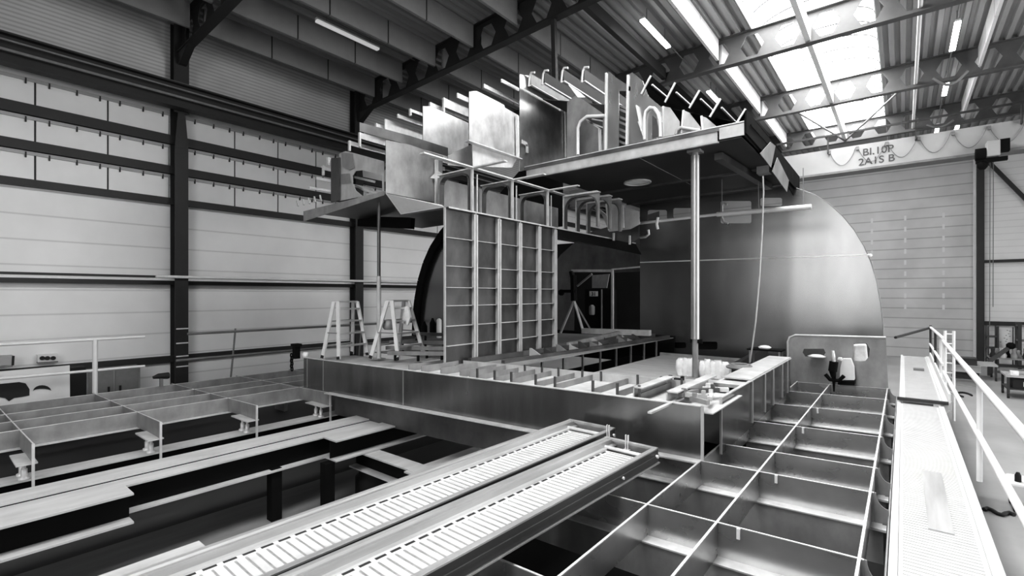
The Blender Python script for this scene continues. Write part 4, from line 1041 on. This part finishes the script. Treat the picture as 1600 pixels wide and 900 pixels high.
# clamp post at the girder end
p = W(463, 552, Y=5.4)
g = thing('girder_clamp', 'dark clamp with chain at the left end of the front girder', 'clamp', (p.x, 5.4, zd(p.x)))
obj('post', MB().box(p.x - .06, p.x + .06, 5.34, 5.46, zd(p.x) - .05, zd(p.x) + .28).box(p.x - .1, p.x + .1, 5.32, 5.48, zd(p.x) + .22, zd(p.x) + .28), 'black', g)
mb = MB()
for k in range(6):
    c = Vector((p.x - .08 + .02 * (k % 2), 5.33, zd(p.x) + .02 - k * .06))
    mb.tube([c + Vector((.045 * math.cos(a * PI / 4), 0, .045 * math.sin(a * PI / 4))) for a in range(9)], .016, 6)
obj('chain', mb, 'black', g)
tag(obj('white_stopper', MB().lathe((p.x + .22, 5.5, zd(p.x)), [(.07, 0), (.08, .06), (.04, .1)], 10), 'white'), 'small white stopper beside the girder clamp', 'stopper')

# ================================================================== WALKWAY RIGHT
def walkway(label, x0, x1, y0, y1, z):
    g = thing('scaffold_walkway', label, 'walkway', (x0, y0, z), 'white scaffold walkway decks')
    obj('deck', MB().box(x0 + .03, x1 - .03, y0, y1, z - .04, z - .012), 'walk', g)
    mb = MB(); y = y0 + .04
    while y < y1 - .02: mb.box(x0 + .08, x1 - .1, y, y + .012, z - .012, z - .007); y += .055
    obj('tread_rib', mb, 'walk_rib', g)['kind'] = 'stuff'
    for xa, xb in ((x0, x0 + .05), (x1 - .07, x1)):
        obj('side_rail', MB().box(xa, xb, y0, y1, z - .16, z + .012), 'walk', g)
    return g
walkway('long white scaffold walkway beside the grillage, nearest section', -.08, .54, -1, 11.0, -1.9)
walkway('white scaffold walkway section beyond the dark lip', -.05, .60, 11.05, 19.0, -1.84)
o = tag(obj('walkway_lip', MB().box(-.08, .6, 10.98, 11.05, -1.86, -1.81), 'beam_grey'), 'dark lip between the two walkway sections', 'lip')
tag(obj('tread_grating', MB().box(.16, .32, 5.2, 6.9, -1.9055, -1.899), 'plank'), 'grey worn strip on the near walkway deck', 'grating')
tag(obj('brush', MB().box(.2, .4, 15.4, 15.6, -1.85, -1.79), 'grey'), 'dark brush lying on the far walkway section', 'brush')
rx = .62
g = thing('walkway_guardrail', 'white tubular guardrail along the near walkway', 'guardrail', (rx, 7, -1.9))
obj('top_rail', MB().tube([(rx, .6, -.91), (rx, 12.75, -.91)], .032, 12), 'white', g)
obj('middle_rail', MB().tube([(rx, .6, -1.44), (rx, 12.7, -1.50)], .028, 12), 'white', g)
for y in (1.8, 7.2, 12.65):
    s_ = obj('post', MB().tube([(rx + .02, y, -2.0), (rx + .02, y, -.93)], .026, 10), 'white', g)
g = thing('walkway_guardrail', 'guardrail of the far walkway section, with dark end rail', 'guardrail', (rx, 16, -1.85))
obj('top_rail', MB().tube([(rx, 12.8, -.86), (rx + .02, 19.0, -.96)], .032, 10), 'white', g)
obj('middle_rail', MB().tube([(rx, 12.8, -1.38), (rx, 19.0, -1.45)], .028, 10), 'white', g)
obj('end_rail', MB().tube([(rx + .02, 19.0, -.97), (-.15, 16.0, -1.1)], .035, 10), 'beam_grey', g, 'dark end rail')
for y, m in ((13.0, 'white'), (14.0, 'white'), (16.2, 'beam_grey'), (19.0, 'beam_grey')):
    obj('post', MB().tube([(rx + .02, y, -1.95), (rx + .02, y, -.9)], .03, 10), m, g)
tag(obj('toe_board', MB().box(rx - .01, rx + .02, 11.2, 18.9, -1.86, -1.70), 'white'), 'white toe board along the far walkway section', 'toe board')
for y, l in ((2.9, 'nearest the camera'), (8.9, 'before the dark lip'), (14.9, 'under the far section')):
    o = obj('walkway_trestle', MB().box(-.05, .55, y, y + .1, FLOOR, -2.07), 'grey')
    tag(o, f'grey trestle under the white walkway, {l}', 'trestle', 'walkway trestles', 'thing')

# ================================================================== LEFT WALKWAY RAILS
lx = -14.3
g = thing('wall_guardrail', 'grey tubular guardrail before the wall, nearest the camera at left', 'guardrail', (lx, 1, -2))
obj('top_rail', MB().tube([(lx, -2.5, -1.01), (lx, 3.55, -1.01)], .035, 10), 'white', g)
obj('middle_rail', MB().tube([(lx, -2.5, -1.68), (lx, 3.55, -1.72)], .032, 10), 'white', g)
obj('post', MB().tube([(lx, 2.62, -2.5), (lx, 2.62, -1.0)], .05, 10), 'white', g)
g = thing('wall_guardrail', 'grey tubular guardrail before the wall, behind the dark column', 'guardrail', (lx, 8, -2))
obj('top_rail', MB().tube([(lx, 4.45, -1.0), (lx, 14.0, -1.0)], .035, 10), 'grey', g)
obj('middle_rail', MB().tube([(lx, 4.2, -1.66), (lx, 14.0, -1.68)], .035, 10), 'grey', g)
for y in (5.6, 9.6, 13.2): obj('post', MB().tube([(lx - .05, y - .12, -2.5), (lx, y, -.92)], .025, 8), 'grey', g)
o = obj('left_walkway', MB().box(lx - .75, lx - .05, -3, 14.5, -2.56, -2.5), 'wood')
tag(o, 'narrow plank walkway behind the left grillage', 'walkway')
for y, l in ((0, 'nearer'), (7, 'farther')):
    o = obj('walkway_trestle', MB().box(lx - .7, lx - .1, y, y + .1, FLOOR, -2.56), 'grey')
    tag(o, f'grey trestle under the narrow left walkway, {l} of the two', 'trestle', 'left walkway trestles', 'thing')
# things along the left wall
xw = -15.6
def xp(name, m, label, cat, *uv, x=xw, th=.3):
    o = obj(name, MB().prism(PX(x, *uv), (-th, 0, 0)), m); return tag(o, label, cat)
t2 = thing('white_partition', 'white panel with dark curved cutouts standing before the left wall', 'panel', W(50, 650, X=xw))
obj('sheet', MB().prism(PX(xw, (-60, 720), (110, 690), (109, 571), (-60, 586)), (-.05, 0, 0)), 'glass', t2)
obj('curved_opening', MB().prism(PX(xw + .02, (-20, 602), (30, 597), (40, 599), (46, 608), (46, 618), (35, 620), (22, 622), (14, 627), (8, 622), (-20, 618)), (-.01, 0, 0)), 'rubber', t2, 'dark curved opening')
ar = [(52 + 14 * (1 - math.cos(a * PI / 10)), 611 - 9 * math.sin(a * PI / 10)) for a in range(11)]
ai = [(52 + 14 * (1 + math.cos(a * PI / 10)), 611 - 3.5 * math.sin(a * PI / 10)) for a in range(11)]
obj('arched_opening', MB().prism(PX(xw + .02, *ar, *ai[1:-1]), (-.01, 0, 0)), 'rubber', t2, 'dark arched slit')
def floor_cab(u0, u1, v, y_x, h, name, m, label, cat, depth=.4):
    a, c = W(u0, v, X=y_x), W(u1, v, X=y_x)
    mb = MB().box(y_x - depth, y_x, a.y, c.y, FLOOR, a.z)
    return a, c, mb
a, c, mb = floor_cab(109, 134, 575, -16.2, 0, '', '', '', '')
tag(obj('dark_locker', mb, 'rubber'), 'black upright locker against the left wall', 'locker')
a, c, mb = floor_cab(135, 219, 579, -16.2, 0, '', '', '', '')
g = thing('grey_cupboard', 'grey double door cupboard against the left wall beside the black locker', 'cupboard', (-16.2, (a.y + c.y) / 2, FLOOR))
obj('body', mb, 'primer', g)
m_ = (a.y + c.y) / 2
for ya, yb in ((a.y + .04, m_ - .02), (m_ + .02, c.y - .04)):
    d_ = obj('door', MB().box(-16.2, -16.18, ya, yb, FLOOR + .1, a.z - .06), 'grey', g)
    obj('handle', MB().box(-16.18, -16.15, yb - .12 if ya < m_ - .1 else ya + .08, yb - .08 if ya < m_ - .1 else ya + .12, -2.6, -2.4), 'rubber', d_)
g = thing('wall_fan_heater', 'pale box heater fixed to the left wall above the dark trim', 'heater', W(10, 570, X=WX + .3))
obj('case', MB().prism(PX(WX + .35, (-30, 574), (21, 570), (21, 556), (-30, 559)), (-.33, 0, 0)), 'crane', g)
obj('side_grille', MB().prism(PX(WX + .36, (18, 571), (22, 571), (23, 556), (19, 556)), (-.02, 0, 0)), 'rubber', g)
obj('lower_lip', MB().prism(PX(WX + .36, (-30, 577), (20, 573), (20, 571), (-30, 574)), (-.02, 0, 0)), 'grey', g)
g = thing('socket_box', 'white wall box with dark sockets left of the guardrail post', 'socket box', W(75, 565, X=WX + .2))
obj('case', MB().prism(PX(WX + .2, (59, 566), (91, 564), (91, 553), (59, 555)), (-.19, 0, 0)), 'white', g)
for u in (66, 74, 83):
    pp = W(u, 559.5, X=WX + .21); obj('socket', MB().tube([pp, pp + Vector((.03, 0, 0))], .05, 10), 'rubber', g)
obj('lip', MB().prism(PX(WX + .22, (59, 568), (91, 566), (91, 564.5), (59, 566.5)), (-.2, 0, 0)), 'grey', g)
pp = W(252, 592, X=-13.3)
g = thing('work_lamp', 'dark round work lamp clamped at the outer edge of the left grillage', 'lamp', pp)
obj('head', MB().tube([pp + Vector((0, -.16, .05)), pp + Vector((0, -.06, .07)), pp + Vector((0, .12, .06)), pp + Vector((0, .15, .06))], [.03, .06, .075, .07], 12), 'rubber', g)
obj('bracket', MB().box(pp.x - .03, pp.x + .03, pp.y - .03, pp.y + .03, zg(-13.3), pp.z + .02), 'grey', g)

# ================================================================== RIGHT BACKGROUND
def legs4(mb, x0, x1, y0, y1, z, s=.03):
    for x in (x0 + s, x1 - s):
        for y in (y0 + s, y1 - s): yield MB().box(x - s, x + s, y - s, y + s, FLOOR, z)
def bench(label, x0, x1, y0, y1, h, m, ml, wheels=False, shelf=True):
    z = FLOOR + h
    g = thing('workbench', label, 'workbench', ((x0 + x1) / 2, (y0 + y1) / 2, FLOOR), 'workbenches on the hall floor')
    obj('top', MB().box(x0, x1, y0, y1, z - .06, z), m, g)
    for x in (x0 + .06, x1 - .06):
        for y in (y0 + .06, y1 - .06):
            s_ = obj('leg', MB().box(x - .035, x + .035, y - .035, y + .035, FLOOR + (.14 if wheels else 0), z - .06), ml, g)
            if wheels: obj('caster', MB().tube([(x - .03, y, FLOOR + .07), (x + .03, y, FLOOR + .07)], .07, 12), 'rubber', s_)
    if shelf: obj('lower_shelf', MB().box(x0 + .03, x1 - .03, y0 + .03, y1 - .03, FLOOR + .3, FLOOR + .34), ml, g)
    return g
bench('wheeled workbench with pale top on the hall floor at right', 2.72, 4.4, 23.3, 24.6, .78, 'crane', 'beam_grey', True)
bench('long low steel bench beside the gable column', 2.25, 3.0, 27.6, 29.0, .64, 'crane', 'beam_grey', True, False)
bench('dark workbench below the whiteboard', 3.05, 4.4, 30.4, 31.4, .70, 'primer', 'beam_grey')
for k, (x, y, w, h, m) in enumerate(((2.95, 23.6, .2, .14, 'white'), (3.2, 23.9, .3, .1, 'primer_light'), (3.5, 23.6, .22, .2, 'grey'), (3.8, 24.0, .2, .12, 'white'))):
    z = FLOOR + .78
    mb = MB().box(x - w/2, x + w/2, y - .12, y + .12, z, z + h).box(x - w/4, x + w/4, y - .14, y - .12, z + .03, z + h * .7)
    tag(obj('parts_box', mb, m), ('white carton', 'flat pale box', 'grey tool case', 'small white carton')[k] + ' on the wheeled workbench', 'box', 'boxes on the wheeled workbench')
g = thing('storage_bin', 'dark bin on the lower shelf of the wheeled workbench', 'bin', (3.3, 23.8, FLOOR + .345))
obj('body', MB().box(2.9, 3.9, 23.45, 24.3, FLOOR + .345, FLOOR + .66), 'rubber', g)
obj('label_card', MB().box(3.15, 3.32, 23.44, 23.45, FLOOR + .42, FLOOR + .58), 'white', g)
g = thing('whiteboard', 'white board with small marks standing before the gable wall', 'whiteboard', (3.9, 33.9, FLOOR))
obj('panel', MB().box(3.66, 4.18, 33.9, 33.94, -2.6, -1.62), 'white', g)
for x in (3.62, 4.18): obj('stand', MB().box(x, x + .04, 33.9, 33.96, FLOOR, -1.58), 'beam_grey', g)
mb = MB(); rn = random.Random(2)
for k in range(9): x, z = rn.uniform(3.72, 4.08), rn.uniform(-2.4, -1.75); mb.box(x, x + .05, 33.89, 33.9, z, z + .03)
obj('mark', mb, 'grey', g)['kind'] = 'stuff'
g = thing('storage_rack', 'dark steel rack with shelves beside the gable column', 'rack', (3.42, 33.2, FLOOR))
for x in (3.22, 3.56):
    for y in (32.8, 33.6): obj('upright', MB().box(x - .03, x + .03, y - .03, y + .03, FLOOR, -1.5), 'beam_grey', g)
for z in (-3.1, -2.6, -2.05): obj('shelf', MB().box(3.19, 3.59, 32.78, 33.62, z, z + .05), 'beam_grey', g)
g = thing('storage_rack', 'tall dark rack at the far right beyond the whiteboard', 'rack', (4.8, 33, FLOOR))
for x in (4.3, 5.1):
    for y in (32.9, 33.7): obj('upright', MB().box(x - .06, x + .06, y - .06, y + .06, FLOOR, -1.35), 'beam_grey', g)
for z in (-3.0, -2.2, -1.5): obj('shelf', MB().box(4.25, 5.15, 32.85, 33.75, z, z + .06), 'grey', g)
rn = random.Random(11)
for k in range(7):
    x, y = 3.15 + .17 * k, 30.6 + .3 * (k % 2); r = rn.uniform(.08, .13); h = rn.uniform(.25, .5)
    o = obj('machine_part', MB().lathe((x, y, FLOOR + .70), [(r, 0), (r * 1.1, h * .3), (r * .6, h * .6), (r * .7, h), (.02, h + .03)], 12), ('rubber', 'grey', 'primer_light', 'black', 'primer', 'crane', 'beam_grey')[k])
    tag(o, ('black', 'grey', 'pale', 'jet dark', 'mid grey', 'whitish', 'dark grey')[k] + ' turned machine part on the dark workbench', 'machine part', 'machine parts on the dark workbench')
g = thing('lifting_arm', 'dark jointed arm leaning over the low bench at right', 'arm', (2.9, 29.4, FLOOR))
obj('mast', MB().box(2.86, 2.96, 29.35, 29.45, FLOOR, -2.85), 'beam_grey', g)
obj('beam', MB().bar((2.9, 29.4, -2.9), (3.6, 29.6, -2.2), .13, .13), 'beam_grey', g)
obj('joint', MB().lathe((3.6, 29.6, -2.32), [(.07, 0), (.15, .08), (.15, .2), (.07, .28)], 12), 'black', g)
# stacked stock behind the walkway
for k, (z, x0, x1, m) in enumerate(((-3.5, 1.45, 2.3, 'crane'), (-3.23, 1.5, 2.26, 'beam_grey'), (-2.96, 1.45, 2.3, 'crane'), (-2.69, 1.5, 2.2, 'beam_grey'))):
    mb = MB().box(x0, x1, 25.5, 26.0, z + .05, z + .24).box(x0, x1, 25.4, 26.1, z + .24, z + .265).box(x0, x1, 25.4, 26.1, z, z + .05)
    tag(obj('stacked_girder', mb, m), ('pale girder at the bottom of the stack', 'dark girder second from the bottom of the stack', 'pale girder third from the bottom of the stack', 'dark girder on top of the stack')[k] + ' behind the walkway rail', 'girder', 'girders stacked behind the walkway')
mb = MB()
for x, z0 in ((.92, -3.5),):
    for dx in (0, .18): mb.tube([(x + dx, 18.2, FLOOR), (x + dx, 18.2, -1.0)], .035, 8)
    for k in range(9): mb.tube([(x, 18.2, FLOOR + .25 + .27 * k), (x + .18, 18.2, FLOOR + .25 + .27 * k)], .02, 6)
tag(obj('access_ladder', mb, 'white'), 'narrow white upright access ladder beyond the guardrail', 'ladder')
pts = [(1.65 + .2 * math.cos(a * PI / 8) * (1 - a / 40), 23.0 + .5 * math.sin(a * PI / 8), FLOOR + .03) for a in range(12)]
tag(obj('floor_hose', MB().tube(pts, .035, 8), 'rubber'), 'black hose curled on the floor behind the guardrail', 'hose')
g = thing('floor_machine', 'white wheeled machine on the floor right of the near guardrail', 'machine', (1.6, 11.4, FLOOR))
obj('body', MB().box(1.34, 2.0, 11.1, 11.7, FLOOR + .15, FLOOR + .48), 'white', g, bevel=.04)
for x in (1.42, 1.92):
    for y in (11.2, 11.6): obj('wheel', MB().tube([(x - .03, y, FLOOR + .09), (x + .03, y, FLOOR + .09)], .09, 12), 'rubber', g)
for x, h in ((1.45, .10), (1.6, .07)): obj('knob', MB().lathe((x, 11.25, FLOOR + .48), [(.04, 0), (.04, h), (.02, h + .05)], 10), 'rubber', g)
pts = [(1.02 + .05 * k, 10.9 + .1 * math.sin(k * 1.3), FLOOR + .03) for k in range(8)]
tag(obj('floor_cable', MB().tube(pts, .03, 8), 'rubber'), 'black cable on the floor before the white machine', 'cable')

# ================================================================== WORLD + CAMERA
w = bpy.data.worlds.new('World'); bpy.context.scene.world = w; w.use_nodes = True
bg = w.node_tree.nodes['Background']
bg.inputs['Color'].default_value = (1, 1, 1, 1); bg.inputs['Strength'].default_value = .5
# area light added at the unseen right side to brighten the left wall
al = bpy.data.lights.new('side_fill', 'AREA'); al.shape = 'RECTANGLE'; al.size = 34; al.size_y = 5.5; al.energy = 5600
ao = bpy.data.objects.new('side_fill', al); C.objects.link(ao)
ao.location = (15.5, 13, 3.4); ao.rotation_euler = (Vector((-1, 0, 0))).to_track_quat('-Z', 'Z').to_euler()
dl = bpy.data.lights.new('front_fill', 'AREA'); dl.shape = 'RECTANGLE'; dl.size = 6.6; dl.size_y = 8.2; dl.energy = 520  # area light added behind the camera for the bulkhead's bright reflection
do = bpy.data.objects.new('front_fill', dl); C.objects.link(do)
do.location = (-3.2, -6.3, 3.0); do.rotation_euler = Vector((0, 1, 0)).to_track_quat('-Z', 'Z').to_euler()
cam = bpy.data.cameras.new('Camera'); co = bpy.data.objects.new('Camera', cam); C.objects.link(co)
cam.sensor_width = 36; cam.lens = 36 * FPX / 1600
co.location = (0, 0, 0); co.rotation_euler = (PI / 2, 0, YAW)
cam.shift_y = (HOR - 450) / 1600
cam.clip_start = .05; cam.clip_end = 200
bpy.context.scene.camera = co
sc = bpy.context.scene
sc.view_settings.view_transform = 'Standard'
sc.view_settings.look = 'None'
sc.view_settings.exposure = 0.25
sc.view_settings.gamma = 0.84
sc.cycles.max_bounces = 8
sc.cycles.sample_clamp_indirect = 2.5
for o in bpy.data.objects:
    if '_w' in o: del o['_w']
